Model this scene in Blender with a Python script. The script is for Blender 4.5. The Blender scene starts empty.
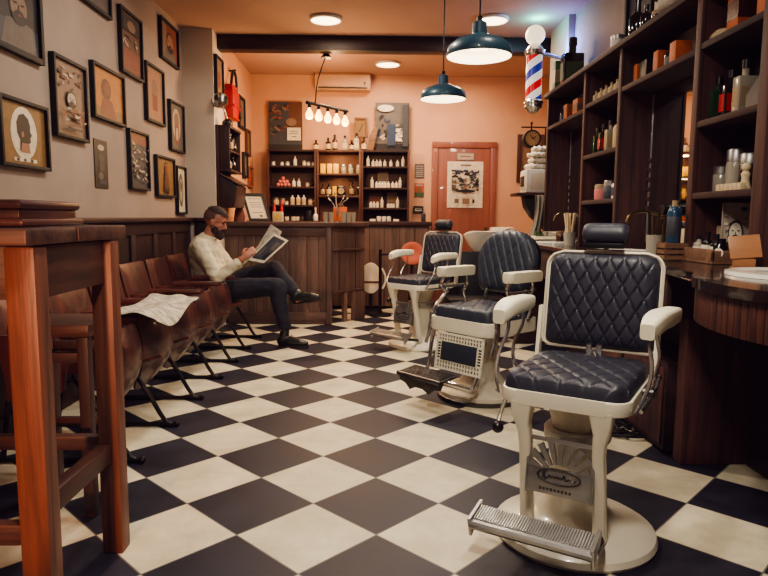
import bpy, bmesh, math, random
from mathutils import Vector, Matrix
R = math.radians
rnd = random.Random(11)
COL = bpy.context.scene.collection
PI = math.pi

# ------------------------------------------------------------------ materials
def _nt(name):
    m = bpy.data.materials.new(name); m.use_nodes = True
    n = m.node_tree; b = n.nodes['Principled BSDF']
    return m, n, b
def _lin(c):
    return tuple(((x/12.92) if x <= .04045 else ((x+.055)/1.055)**2.4) for x in c)
def mat(name, col, rough=.5, metal=0, var=.12, scale=6, stretch=(1, 1, 1), bump=0, emit=None, es=0, coat=0, trans=0, detail=5, alpha=1):
    """col is sRGB 0..1"""
    m, n, b = _nt(name); L = n.links
    c = _lin(col)
    b.inputs['Roughness'].default_value = rough
    b.inputs['Metallic'].default_value = metal
    b.inputs['Coat Weight'].default_value = coat
    b.inputs['Transmission Weight'].default_value = trans
    b.inputs['Alpha'].default_value = alpha
    tc = n.nodes.new('ShaderNodeTexCoord'); mp = n.nodes.new('ShaderNodeMapping')
    mp.inputs['Scale'].default_value = stretch
    nz = n.nodes.new('ShaderNodeTexNoise'); nz.inputs['Scale'].default_value = scale; nz.inputs['Detail'].default_value = detail
    L.new(tc.outputs['Object'], mp.inputs['Vector']); L.new(mp.outputs['Vector'], nz.inputs['Vector'])
    rp = n.nodes.new('ShaderNodeValToRGB')
    rp.color_ramp.elements[0].position = .3; rp.color_ramp.elements[1].position = .7
    rp.color_ramp.elements[0].color = tuple(x*(1-var) for x in c)+(1,)
    rp.color_ramp.elements[1].color = tuple(min(1, x*(1+var)) for x in c)+(1,)
    L.new(nz.outputs['Fac'], rp.inputs['Fac']); L.new(rp.outputs['Color'], b.inputs['Base Color'])
    if bump:
        bp = n.nodes.new('ShaderNodeBump'); bp.inputs['Strength'].default_value = bump; bp.inputs['Distance'].default_value = .01
        L.new(nz.outputs['Fac'], bp.inputs['Height']); L.new(bp.outputs['Normal'], b.inputs['Normal'])
    if es:
        b.inputs['Emission Color'].default_value = _lin(emit or col)+(1,)
        b.inputs['Emission Strength'].default_value = es
    return m
def wood(name, dark, light, axis='z', rough=.5, scale=14, coat=.0, bump=.35):
    m, n, b = _nt(name); L = n.links
    st = {'x': (.07, 1, 1), 'y': (1, .07, 1), 'z': (1, 1, .07)}[axis]
    tc = n.nodes.new('ShaderNodeTexCoord'); mp = n.nodes.new('ShaderNodeMapping'); mp.inputs['Scale'].default_value = st
    L.new(tc.outputs['Object'], mp.inputs['Vector'])
    a = n.nodes.new('ShaderNodeTexNoise'); a.inputs['Scale'].default_value = scale; a.inputs['Detail'].default_value = 8; a.inputs['Distortion'].default_value = 1.2
    c = n.nodes.new('ShaderNodeTexNoise'); c.inputs['Scale'].default_value = scale*6; c.inputs['Detail'].default_value = 4
    L.new(mp.outputs['Vector'], a.inputs['Vector']); L.new(mp.outputs['Vector'], c.inputs['Vector'])
    mx = n.nodes.new('ShaderNodeMath'); mx.operation = 'MULTIPLY_ADD'; mx.inputs[1].default_value = .4
    L.new(c.outputs['Fac'], mx.inputs[0]); 
    hl = n.nodes.new('ShaderNodeMath'); hl.operation = 'MULTIPLY'; hl.inputs[1].default_value = .8
    L.new(a.outputs['Fac'], hl.inputs[0]); L.new(hl.outputs[0], mx.inputs[2])
    rp = n.nodes.new('ShaderNodeValToRGB')
    e = rp.color_ramp.elements; e[0].position = .38; e[1].position = .8
    e[0].color = _lin(dark)+(1,); e[1].color = _lin(light)+(1,)
    L.new(mx.outputs[0], rp.inputs['Fac']); L.new(rp.outputs['Color'], b.inputs['Base Color'])
    b.inputs['Roughness'].default_value = rough; b.inputs['Coat Weight'].default_value = coat
    bp = n.nodes.new('ShaderNodeBump'); bp.inputs['Strength'].default_value = bump; bp.inputs['Distance'].default_value = .004
    L.new(mx.outputs[0], bp.inputs['Height']); L.new(bp.outputs['Normal'], b.inputs['Normal'])
    return m
def emis(name, col, s):
    m, n, b = _nt(name)
    b.inputs['Base Color'].default_value = _lin(col)+(1,)
    b.inputs['Emission Color'].default_value = _lin(col)+(1,); b.inputs['Emission Strength'].default_value = s
    return m
def tile_mat():
    m, n, b = _nt('checker_floor_tiles'); L = n.links
    s, gx, gy = .2535, -.745, 1.931
    tc = n.nodes.new('ShaderNodeTexCoord'); sp = n.nodes.new('ShaderNodeSeparateXYZ')
    L.new(tc.outputs['Object'], sp.inputs[0])
    def mth(op, a, bb=None, cc=None):
        k = n.nodes.new('ShaderNodeMath'); k.operation = op
        for i, v in enumerate((a, bb, cc)):
            if v is None: continue
            if isinstance(v, (int, float)): k.inputs[i].default_value = v
            else: L.new(v, k.inputs[i])
        return k.outputs[0]
    x = mth('MULTIPLY_ADD', sp.outputs[0], 1/(2*s), -gx/(2*s)+40); y = mth('MULTIPLY_ADD', sp.outputs[1], 1/(2*s), -gy/(2*s))
    A = mth('ADD', x, y); B = mth('SUBTRACT', x, y)
    fa, fb = mth('FLOOR', A), mth('FLOOR', B)
    par = mth('MODULO', mth('ADD', mth('ADD', fa, fb), 400), 2)
    par = mth('GREATER_THAN', par, .5)
    ga = mth('ABSOLUTE', mth('SUBTRACT', mth('FRACT', A), .5)); gb = mth('ABSOLUTE', mth('SUBTRACT', mth('FRACT', B), .5))
    gr = mth('GREATER_THAN', mth('MAXIMUM', ga, gb), .4925)
    # per tile tint
    cv = n.nodes.new('ShaderNodeCombineXYZ'); L.new(fa, cv.inputs[0]); L.new(fb, cv.inputs[1])
    wn = n.nodes.new('ShaderNodeTexWhiteNoise'); wn.noise_dimensions = '2D'; L.new(cv.outputs[0], wn.inputs['Vector'])
    nz = n.nodes.new('ShaderNodeTexNoise'); nz.inputs['Scale'].default_value = 5; nz.inputs['Detail'].default_value = 7; nz.inputs['Roughness'].default_value = .65
    off = n.nodes.new('ShaderNodeVectorMath'); off.operation = 'MULTIPLY_ADD'; off.inputs[1].default_value = (7, 7, 7)
    L.new(wn.outputs['Color'], off.inputs[0]); L.new(tc.outputs['Object'], off.inputs[2]); L.new(off.outputs[0], nz.inputs['Vector'])
    def ramp(c0, c1):
        r = n.nodes.new('ShaderNodeValToRGB'); r.color_ramp.elements[0].position = .3; r.color_ramp.elements[1].position = .72
        r.color_ramp.elements[0].color = _lin(c0)+(1,); r.color_ramp.elements[1].color = _lin(c1)+(1,)
        L.new(nz.outputs['Fac'], r.inputs['Fac']); return r.outputs['Color']
    dk = ramp((.068, .068, .108), (.165, .162, .215)); lt = ramp((.72, .68, .58), (.86, .82, .72))
    mx = n.nodes.new('ShaderNodeMix'); mx.data_type = 'RGBA'
    L.new(par, mx.inputs[0]); L.new(dk, mx.inputs[6]); L.new(lt, mx.inputs[7])
    m2 = n.nodes.new('ShaderNodeMix'); m2.data_type = 'RGBA'; L.new(gr, m2.inputs[0]); L.new(mx.outputs[2], m2.inputs[6])
    m2.inputs[7].default_value = _lin((.42, .40, .37))+(1,)
    L.new(m2.outputs[2], b.inputs['Base Color'])
    b.inputs['Specular IOR Level'].default_value = .34
    ro = mth('MULTIPLY_ADD', nz.outputs['Fac'], .22, .40); L.new(ro, b.inputs['Roughness'])
    bp = n.nodes.new('ShaderNodeBump'); bp.inputs['Strength'].default_value = .25; bp.inputs['Distance'].default_value = .002; bp.invert = True
    L.new(gr, bp.inputs['Height']); L.new(bp.outputs['Normal'], b.inputs['Normal'])
    return m
def stripe_mat():
    m, n, b = _nt('barber_pole_stripes'); L = n.links
    tc = n.nodes.new('ShaderNodeTexCoord'); sp = n.nodes.new('ShaderNodeSeparateXYZ'); L.new(tc.outputs['Object'], sp.inputs[0])
    def mth(op, a, bb=None, cc=None):
        k = n.nodes.new('ShaderNodeMath'); k.operation = op
        for i, v in enumerate((a, bb, cc)):
            if v is None: continue
            if isinstance(v, (int, float)): k.inputs[i].default_value = v
            else: L.new(v, k.inputs[i])
        return k.outputs[0]
    an = mth('ARCTAN2', sp.outputs[1], sp.outputs[0])
    t = mth('FRACT', mth('ADD', mth('MULTIPLY', an, -1/(2*PI)), mth('MULTIPLY_ADD', sp.outputs[2], 3.6, 10.33)))
    rp = n.nodes.new('ShaderNodeValToRGB'); cr = rp.color_ramp; cr.interpolation = 'CONSTANT'
    W = _lin((.95, .93, .9))+(1,)
    cr.elements[0].position = 0; cr.elements[0].color = W
    cr.elements[1].position = .25; cr.elements[1].color = _lin((.80, .12, .14))+(1,)
    e = cr.elements.new(.5); e.color = W
    e = cr.elements.new(.75); e.color = _lin((.16, .2, .6))+(1,)
    L.new(t, rp.inputs['Fac']); L.new(rp.outputs['Color'], b.inputs['Base Color']); L.new(rp.outputs['Color'], b.inputs['Emission Color'])
    b.inputs['Emission Strength'].default_value = .55; b.inputs['Roughness'].default_value = .25
    return m
def news_mat(name, base=(.80, .76, .68), ink=(.16, .15, .15), sc=1.0):
    m, n, b = _nt(name); L = n.links
    tc = n.nodes.new('ShaderNodeTexCoord'); br = n.nodes.new('ShaderNodeTexBrick')
    br.inputs['Scale'].default_value = 9*sc; br.inputs['Mortar Size'].default_value = .03; br.inputs['Brick Width'].default_value = .9; br.inputs['Row Height'].default_value = .22
    br.inputs['Color1'].default_value = _lin(ink)+(1,); br.inputs['Color2'].default_value = _lin(tuple(x*.75+.2 for x in base))+(1,); br.inputs['Mortar'].default_value = _lin(base)+(1,)
    L.new(tc.outputs['Generated'], br.inputs['Vector'])
    mx = n.nodes.new('ShaderNodeMix'); mx.data_type = 'RGBA'; mx.inputs[0].default_value = .25
    L.new(br.outputs['Color'], mx.inputs[6]); mx.inputs[7].default_value = _lin(base)+(1,)
    L.new(mx.outputs[2], b.inputs['Base Color']); b.inputs['Roughness'].default_value = .8
    return m

M = {}
M['floor'] = tile_mat()
M['plaster'] = mat('beige_wall_plaster', (.63, .565, .52), .85, var=.10, scale=2.5, bump=.12, detail=8)
M['peach'] = mat('peach_wall_plaster', (.80, .62, .50), .85, var=.08, scale=2.2, bump=.1, detail=8)
M['ceil'] = mat('ceiling_plaster', (.70, .56, .49), .9, var=.06, scale=2, bump=.08)
M['wood_z'] = wood('dark_wood_upright', (.08, .046, .046), (.26, .155, .14), 'z')
M['wood_y'] = wood('dark_wood_along', (.09, .05, .05), (.29, .17, .15), 'y')
M['wood_x'] = wood('dark_wood_across', (.09, .05, .05), (.29, .17, .15), 'x')
M['beam'] = wood('beam_wood', (.06, .035, .032), (.21, .12, .10), 'x')
M['shelfwood_z'] = wood('shelf_wood_upright', (.085, .045, .042), (.36, .20, .165), 'z', .6, scale=10)
M['shelfwood_y'] = wood('shelf_wood_along', (.075, .034, .032), (.25, .115, .09), 'y', .7, scale=10)
M['shelfwood_x'] = wood('shelf_wood_across', (.07, .036, .036), (.23, .115, .095), 'x', .7, scale=10)
M['shelfback'] = wood('shelf_backing', (.06, .035, .04), (.15, .085, .085), 'z', scale=8)
M['table_z'] = wood('old_table_leg', (.22, .11, .075), (.47, .27, .19), 'z', .45, 12, bump=.6)
M['table_x'] = wood('old_table_top', (.11, .055, .045), (.34, .2, .15), 'x', .45, 12, bump=.6)
M['table_y'] = wood('old_table_rail', (.11, .055, .045), (.34, .2, .15), 'y', .45, 12, bump=.6)
M['boxwood'] = wood('moulded_box_wood', (.17, .08, .07), (.34, .17, .13), 'y', .35, 10, .2, bump=.1)
M['desk_z'] = wood('desk_planks', (.22, .16, .145), (.46, .36, .31), 'z', .55, 9, bump=.6)
M['desk_x'] = wood('desk_top', (.18, .125, .115), (.40, .30, .26), 'x', .45, 9, bump=.4)
M['seatwood'] = wood('seat_plywood', (.18, .08, .07), (.41, .215, .18), 'z', .36, 7, .3, bump=.15)
M['seatwood_x'] = wood('seat_plywood_across', (.18, .08, .07), (.41, .215, .18), 'x', .36, 7, .3, bump=.15)
M['doorwood'] = wood('door_wood', (.48, .28, .23), (.57, .35, .28), 'z', .4, 5, .2, bump=.08)
M['cabwood_z'] = wood('display_cabinet_wood', (.22, .12, .09), (.38, .22, .16), 'z', .5, 9)
M['cabwood_x'] = wood('display_shelf_board', (.20, .11, .085), (.36, .21, .15), 'x', .5, 9)
M['cabback2'] = mat('dark_cabinet_backing', (.24, .155, .135), .7, var=.1)
M['pier'] = mat('lit_pier_plaster', (.80, .755, .70), .85, var=.06, scale=2.5, bump=.1)  # paler than the wall plaster: brighter light on the pier put into its colour
M['acbody'] = mat('shaded_plastic_casing', (.70, .56, .46), .45, var=.03)  # white unit coloured tan, its warm shade put into the colour
M['cabback'] = mat('cabinet_backing', (.34, .2, .15), .7, var=.1)
M['leather'] = mat('navy_black_leather', (.15, .156, .20), .5, var=.15, scale=30, bump=.08, coat=.06)
M['leather2'] = mat('blue_black_leather', (.15, .178, .225), .5, var=.15, scale=30, bump=.08, coat=.06)
M['cream'] = mat('cream_enamel', (.90, .87, .79), .28, var=.04, scale=9, coat=.35)
M['creamdull'] = mat('aged_cream_enamel', (.82, .78, .70), .4, var=.08, scale=8)
M['armpad'] = mat('cream_arm_pad', (.90, .87, .77), .42, var=.04, scale=9)
M['chrome'] = mat('chrome', (.86, .85, .84), .2, .95, var=.06, scale=4)
M['steel'] = mat('brushed_steel', (.66, .65, .64), .38, .85, var=.15, scale=20)
M['dullsteel'] = mat('dull_steel', (.36, .35, .34), .4, .9, var=.2, scale=15)
M['iron'] = mat('black_iron', (.10, .095, .10), .45, .6, var=.2)
M['black'] = mat('black_plastic', (.06, .058, .062), .35, var=.15)
M['blackframe'] = mat('black_frame_wood', (.055, .042, .044), .6, var=.2)
M['white'] = mat('white_plastic', (.86, .85, .82), .35, var=.03)
M['porcelain'] = mat('white_porcelain', (.88, .86, .82), .15, var=.02, coat=.5)
M['towel'] = mat('white_towel', (.86, .83, .76), .95, var=.06, scale=40, bump=.4)
M['greytowel'] = mat('grey_cloth', (.52, .50, .46), .95, var=.1, scale=40, bump=.4)
M['paper'] = mat('white_paper', (.86, .82, .74), .8, var=.04)
M['card'] = mat('cream_card', (.80, .72, .58), .7, var=.06)
M['news'] = news_mat('newsprint_text')
M['pendant'] = mat('petrol_blue_enamel', (.15, .30, .37), .42, var=.1, coat=.25)
M['pendin'] = mat('glowing_enamel_inside', (.95, .92, .85), .5, var=.02, emit=(1, .92, .78), es=2.4)  # bulb light on the white lining put in as emission
M['bulb'] = emis('warm_bulb_glow', (1, .66, .24), 9)
M['discglow'] = emis('ceiling_lamp_glow', (1, .9, .72), 5)
M['globe'] = emis('pole_globe_glow', (1, .93, .78), 1.3)
M['stripe'] = stripe_mat()
M['mirror'] = mat('mirror_glass', (.80, .80, .80), .03, 1, var=.01)
M['glass'] = mat('clear_glass', (.92, .93, .93), .05, trans=1, var=.01)
M['amber'] = mat('amber_box_card', (.68, .33, .14), .55, var=.1)
M['orange'] = mat('orange_plastic', (.72, .36, .26), .45, var=.06)
M['red'] = mat('red_enamel', (.62, .11, .11), .4, var=.12)
M['redlabel'] = mat('red_label', (.72, .12, .13), .5, var=.1)
M['green'] = mat('green_bottle_glass', (.10, .26, .13), .15, var=.15, coat=.4)
M['dkglass'] = mat('dark_bottle_glass', (.07, .065, .07), .15, var=.15, coat=.4)
M['brownglass'] = mat('brown_bottle_glass', (.24, .12, .07), .18, var=.15, coat=.4)
M['clearbottle'] = mat('pale_bottle_glass', (.62, .59, .53), .15, var=.12, coat=.4)
M['tan'] = mat('tan_label', (.62, .53, .40), .6, var=.1)
M['yellowbox'] = mat('yellow_box_card', (.90, .72, .26), .5, var=.1)
M['pink'] = mat('pink_soap', (.80, .48, .46), .5, var=.1)
M['bluebottle'] = mat('blue_bottle_plastic', (.10, .25, .36), .25, var=.2, coat=.3)
M['crate'] = wood('pale_crate_wood', (.36, .25, .18), (.54, .40, .29), 'x', .6, 10)
M['amberwood'] = wood('amber_stand_wood', (.52, .35, .22), (.64, .45, .30), 'x', .4, 6, bump=.1)
M['brass'] = mat('aged_brass', (.42, .35, .24), .35, 1, var=.15)
M['skin'] = mat('skin', (.68, .46, .38), .5, var=.06, scale=12)
M['hair'] = mat('dark_brown_hair', (.15, .10, .08), .75, var=.35, scale=60, bump=.6)
M['beard'] = mat('beard_hair', (.215, .15, .125), .8, var=.3, scale=70, bump=.5)
M['stubble'] = mat('faded_side_hair', (.36, .25, .205), .7, var=.2, scale=90)
M['shirt'] = mat('cream_shirt_cotton', (.83, .79, .68), .85, var=.06, scale=14, bump=.5)
M['trousers'] = mat('navy_trouser_cloth', (.10, .105, .155), .85, var=.12, scale=20, bump=.3)
M['shoe'] = mat('dark_green_leather_shoe', (.085, .115, .105), .32, var=.2, coat=.3)
M['sole'] = mat('shoe_sole', (.10, .085, .08), .6)
M['eye'] = mat('eye_dark', (.05, .04, .04), .2)
M['lip'] = mat('lip', (.55, .33, .28), .5)
# picture inks
def ink(k, c): M[k] = mat('print_'+k, c, .55, var=.14, scale=25)
ink('i_dark', (.10, .085, .08)); ink('i_grey', (.36, .33, .31)); ink('i_light', (.66, .60, .54)); ink('i_ochre', (.50, .37, .20)); ink('i_brown', (.34, .20, .13))
ink('i_amber', (.66, .42, .18)); ink('i_tan', (.48, .38, .31)); ink('i_rust', (.46, .23, .16)); ink('i_white', (.82, .78, .70)); ink('i_skin', (.60, .42, .32)); ink('i_blue', (.16, .22, .33)); ink('i_green', (.28, .36, .22)); ink('i_red', (.74, .30, .22)); ink('i_slate', (.22, .23, .26))

# ------------------------------------------------------------------ geometry builder
class G:
    def __init__(s): s.bm = bmesh.new()
    def _new(s, vs, mi, T=None):
        if T is not None: bmesh.ops.transform(s.bm, matrix=T, verts=vs)
        if mi:
            fs = {f for v in vs for f in v.link_faces}
            for f in fs: f.material_index = mi
        return s
    def box(s, c, d, rot=None, bev=0, mi=0, seg=2):
        r = bmesh.ops.create_cube(s.bm, size=1); vs = r['verts']
        bmesh.ops.scale(s.bm, vec=d, verts=vs)
        if bev:
            es = list({e for v in vs for e in v.link_edges})
            r2 = bmesh.ops.bevel(s.bm, geom=es, offset=min(bev, .49*min(d)), segments=seg, affect='EDGES', profile=.6)
            vs = list({v for f in r2['faces'] for v in f.verts})
        T = Matrix.Translation(c)
        if rot is not None: T = T @ (rot if isinstance(rot, Matrix) else Matrix.Rotation(rot, 4, 'Z'))
        return s._new(vs, mi, T)
    def bb(s, x0, x1, y0, y1, z0, z1, bev=0, mi=0, rot=None):
        return s.box(((x0+x1)/2, (y0+y1)/2, (z0+z1)/2), (abs(x1-x0), abs(y1-y0), abs(z1-z0)), rot, bev, mi)
    def cyl(s, p0, p1, r0, r1=None, seg=14, mi=0):
        p0, p1 = Vector(p0), Vector(p1); r1 = r0 if r1 is None else r1; d = p1-p0
        r = bmesh.ops.create_cone(s.bm, cap_ends=True, segments=seg, radius1=max(r0, 1e-4), radius2=max(r1, 1e-4), depth=d.length)
        q = Vector((0, 0, 1)).rotation_difference(d.normalized()).to_matrix().to_4x4()
        return s._new(r['verts'], mi, Matrix.Translation((p0+p1)/2) @ q)
    def ball(s, c, r, seg=16, mi=0, rot=None):
        k = bmesh.ops.create_uvsphere(s.bm, u_segments=seg, v_segments=max(6, seg*2//3), radius=1)
        rr = r if isinstance(r, (tuple, list)) else (r, r, r)
        T = Matrix.Translation(c) @ (rot or Matrix.Identity(4)) @ Matrix.Diagonal((*rr, 1))
        return s._new(k['verts'], mi, T)
    def tube(s, pts, r, seg=8, mi=0, closed=False, smooth=0, flat=1):
        P = [Vector(p) for p in pts]
        for _ in range(smooth):
            Q = []
            n = len(P)
            if closed:
                for i in range(n):
                    a, b = P[i], P[(i+1) % n]; Q += [a*.75+b*.25, a*.25+b*.75]
            else:
                Q = [P[0]]
                for i in range(n-1):
                    a, b = P[i], P[i+1]; Q += [a*.75+b*.25, a*.25+b*.75]
                Q.append(P[-1])
            P = Q
        n = len(P); rs = r if isinstance(r, (list, tuple)) else None
        rings = []; up = None
        for i, p in enumerate(P):
            if closed: t = P[(i+1) % n]-P[i-1]
            else: t = P[min(i+1, n-1)]-P[max(i-1, 0)]
            t = t.normalized() if t.length > 1e-9 else Vector((0, 0, 1))
            if up is None: up = t.orthogonal().normalized() if abs(t.z) > .9 else (Vector((0, 0, 1))-t*t.z).normalized()
            else:
                up = up-t*up.dot(t); up = up.normalized() if up.length > 1e-6 else t.orthogonal().normalized()
            sd = t.cross(up); rr = r if rs is None else rs[0]+(rs[1]-rs[0])*i/(n-1)
            rings.append([s.bm.verts.new(p+(up*math.cos(a)*rr*flat+sd*math.sin(a)*rr)) for a in (2*PI*k/seg for k in range(seg))])
        fs = []
        for i in range(n if closed else n-1):
            A, B = rings[i], rings[(i+1) % n]
            for k in range(seg): fs.append(s.bm.faces.new((A[k], A[(k+1) % seg], B[(k+1) % seg], B[k])))
        if not closed: fs.append(s.bm.faces.new(rings[0][::-1])); fs.append(s.bm.faces.new(rings[-1]))
        for f in fs: f.material_index = mi
        return s
    def lathe(s, prof, c=(0, 0, 0), seg=28, mi=0, T=None, close=False):
        rings = []
        for (r, z) in prof:
            if r < 1e-5: rings.append([s.bm.verts.new((0, 0, z))])
            else: rings.append([s.bm.verts.new((r*math.cos(2*PI*k/seg), r*math.sin(2*PI*k/seg), z)) for k in range(seg)])
        for i in range(len(rings)-1):
            A, B = rings[i], rings[i+1]
            for k in range(seg):
                k2 = (k+1) % seg
                if len(A) == 1 and len(B) == 1: break
                if len(A) == 1: f = (A[0], B[k2], B[k])
                elif len(B) == 1: f = (A[k], A[k2], B[0])
                else: f = (A[k], A[k2], B[k2], B[k])
                try: s.bm.faces.new(f)
                except ValueError: pass
        vs = [v for r_ in rings for v in r_]
        return s._new(vs, mi, Matrix.Translation(c) @ (T or Matrix.Identity(4)))
    def prism(s, pts, h, T=None, mi=0, bev=0):
        """polygon in local XY extruded along +Z by h, then transformed"""
        a = [s.bm.verts.new((x, y, 0)) for x, y in pts]; b = [s.bm.verts.new((x, y, h)) for x, y in pts]; n = len(pts)
        fs = [s.bm.faces.new(a[::-1]), s.bm.faces.new(b)]
        for i in range(n): fs.append(s.bm.faces.new((a[i], a[(i+1) % n], b[(i+1) % n], b[i])))
        vs = a+b
        if bev:
            es = list({e for f in fs[:2] for e in f.edges})
            r2 = bmesh.ops.bevel(s.bm, geom=es, offset=bev, segments=2, affect='EDGES', profile=.6)
            vs = list({v for v in vs if v.is_valid} | {v for f in r2['faces'] for v in f.verts} | {v for f in fs if f.is_valid for v in f.verts})
        return s._new(vs, mi, T)
    def grid(s, fn, nu, nv, mi=0, closeu=False):
        V = [[s.bm.verts.new(fn(i/nu, j/nv)) for j in range(nv+1)] for i in range(nu+1)]
        for i in range(nu):
            for j in range(nv):
                f = s.bm.faces.new((V[i][j], V[i+1][j], V[i+1][j+1], V[i][j+1])); f.material_index = mi
        return V
    def sheet(s, fn, nu, nv, th, mi=0):
        """two-sided thin sheet: fn(u,v)->(point, normal)"""
        def a(u, v): p, n = fn(u, v); return Vector(p)+Vector(n)*th/2
        def b(u, v): p, n = fn(u, v); return Vector(p)-Vector(n)*th/2
        A = s.grid(a, nu, nv, mi); B = s.grid(b, nu, nv, mi)
        bd = [(i, 0) for i in range(nu)]+[(nu, j) for j in range(nv)]+[(i, nv) for i in range(nu, 0, -1)]+[(0, j) for j in range(nv, 0, -1)]
        for k in range(len(bd)):
            p, q = bd[k], bd[(k+1) % len(bd)]
            f = s.bm.faces.new((A[p[0]][p[1]], A[q[0]][q[1]], B[q[0]][q[1]], B[p[0]][p[1]])); f.material_index = mi
        return s
    def build(s, name, mats, parent=None, world=False, origin=None, sharp=35, smooth=True, normals=True):
        if not isinstance(mats, (list, tuple)): mats = [mats]
        bm = s.bm
        if normals: bmesh.ops.recalc_face_normals(bm, faces=bm.faces[:])
        if world and parent is not None: bm.transform(rootmat(parent).inverted())
        if origin is not None: bm.transform(Matrix.Translation(-Vector(origin)))
        me = bpy.data.meshes.new(name); bm.to_mesh(me); bm.free()
        for m in mats: me.materials.append(M[m] if isinstance(m, str) else m)
        if smooth:
            me.polygons.foreach_set('use_smooth', [True]*len(me.polygons)); me.set_sharp_from_angle(angle=R(sharp))
        o = bpy.data.objects.new(name, me); COL.objects.link(o)
        if parent is not None: o.parent = parent
        if origin is not None: o.location = origin
        return o
def rootmat(o):
    while o.parent is not None: o = o.parent
    return Matrix.Translation(o.location) @ o.rotation_euler.to_matrix().to_4x4()
def tag(o, label=None, cat=None, group=None, kind=None):
    if label: o['label'] = label
    if cat: o['category'] = cat
    if group: o['group'] = group
    if kind: o['kind'] = kind
    return o
def thing(name, label, cat, loc=(0, 0, 0), rz=0, group=None):
    o = bpy.data.objects.new(name, None); COL.objects.link(o); o.empty_display_size = .05
    o.location = loc; o.rotation_euler = (0, 0, rz)
    return tag(o, label, cat, group)
def dup(o, loc=None, rz=None, label=None, group=None, parent=None):
    c = o.copy(); COL.objects.link(c)
    if parent is not None: c.parent = parent
    if loc is not None: c.location = loc
    if rz is not None: c.rotation_euler = (0, 0, rz)
    if label: c['label'] = label
    if group: c['group'] = group
    for k in [x for x in CH.get(o.name, [])] if False else list(o.children): dup(k, parent=c)
    return c
CH = {}
def struct(name, g, m, **k): return tag(g.build(name, m, **k), kind='structure')
def RX(a): return Matrix.Rotation(a, 4, 'X')
def RY(a): return Matrix.Rotation(a, 4, 'Y')
def RZ(a): return Matrix.Rotation(a, 4, 'Z')
def TR(x, y, z): return Matrix.Translation((x, y, z))
XZ = RX(R(90))      # local XY polygon -> XZ plane, extrusion along -Y
def rrect(w, h, r, n=5, cx=0, cy=0):
    P = []
    for (sx, sy, a0) in ((1, 1, 0), (-1, 1, 90), (-1, -1, 180), (1, -1, 270)):
        for k in range(n+1):
            a = R(a0+90*k/n); P.append((cx+sx*(w/2-r)+r*math.cos(a), cy+sy*(h/2-r)+r*math.sin(a)))
    return P
def ell(cx, cy, a, b, n=20, a0=0, a1=360):
    return [(cx+a*math.cos(R(a0+(a1-a0)*k/n)), cy+b*math.sin(R(a0+(a1-a0)*k/n))) for k in range(n if a1-a0 >= 360 else n+1)]

# ------------------------------------------------------------------ setting
ZC = 2.97
g = G(); g.bb(-1.9, 2.6, -2.2, 8.5, -.06, 0); struct('floor', g, 'floor')
g = G(); g.bb(-2.0, 2.6, -2.2, 8.6, ZC, ZC+.08); struct('ceiling', g, 'ceil')
g = G(); g.bb(-2.0, -1.88, -2.2, 6.42, 0, ZC); struct('wall_left', g, 'plaster')
g = G(); g.bb(-2.0, -1.585, 6.42, 6.80, 0, ZC); struct('wall_left_pier', g, 'pier')
g = G(); g.bb(-2.0, -1.585, 6.80, 8.5, 0, ZC); struct('wall_left_rear', g, 'peach')
g = G(); g.bb(-2.0, 2.6, 8.4, 8.52, 0, ZC); struct('wall_back', g, 'peach')
g = G(); g.bb(1.80, 1.95, -2.2, 6.42, 0, ZC); struct('wall_right', g, 'plaster')
g = G(); g.bb(1.74, 1.80, 5.85, 6.42, 0, ZC); struct('trim_1', g, 'plaster')
g = G(); g.bb(2.4, 2.5, 6.42, 8.4, 0, ZC); struct('wall_right_rear', g, 'peach')
for i, y in enumerate((6.6, 4.62, 2.64)):
    g = G(); g.bb(-1.88 if y < 6 else -1.585, 1.80 if y < 6 else 2.4, y, y+.16, 2.825, ZC, .008); struct('trim_%d' % (i+2), g, 'beam')
# wainscot on the left wall
g = G(); g.bb(-1.88, -1.862, .2, 6.42, 0, 1.1)
g.bb(-1.88, -1.845, .2, 6.42, 1.0, 1.1, .004); g.bb(-1.88, -1.84, .2, 6.42, 0, .14, .004)
y = .35
while y < 6.4:
    g.bb(-1.88, -1.846, y, y+.09, .14, 1.0, .004); y += .5
struct('trim_5', g, 'wood_z')
g = G(); g.bb(-1.80, -1.585, 6.395, 6.42, 0, 1.1, .003); g.bb(-1.80, -1.57, 6.36, 6.42, 1.1, 1.135, .008); struct('trim_7', g, 'wood_z')
g = G(); g.bb(-1.88, -1.80, .2, 6.42, 1.1, 1.135, .01); struct('trim_6', g, 'wood_y')

# ------------------------------------------------------------------ door
d = thing('door_1', None, None, (1.185, 8.4, 0)); tag(d, kind='structure')
g = G()
for sx in (-1, 1): g.bb(sx*.385-.04, sx*.385+.04, -.035, 0, 0, 2.059, .008)
g.bb(-.425, .425, -.036, 0, 2.06, 2.14, .008)
g.build('door_frame', 'doorwood', d)
g = G(); g.bb(-.344, .344, -.02, 0, .01, 2.058, .004)
g.build('door_leaf', 'doorwood', d)
g = G(); g.cyl((.30, -.02, .98), (.30, -.07, .98), .011); g.tube([(.30, -.07, .98), (.19, -.075, .98)], .010); g.bb(.28, .32, -.026, -.02, .93, 1.03, .004)
g.build('door_handle', 'brass', d)

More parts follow.
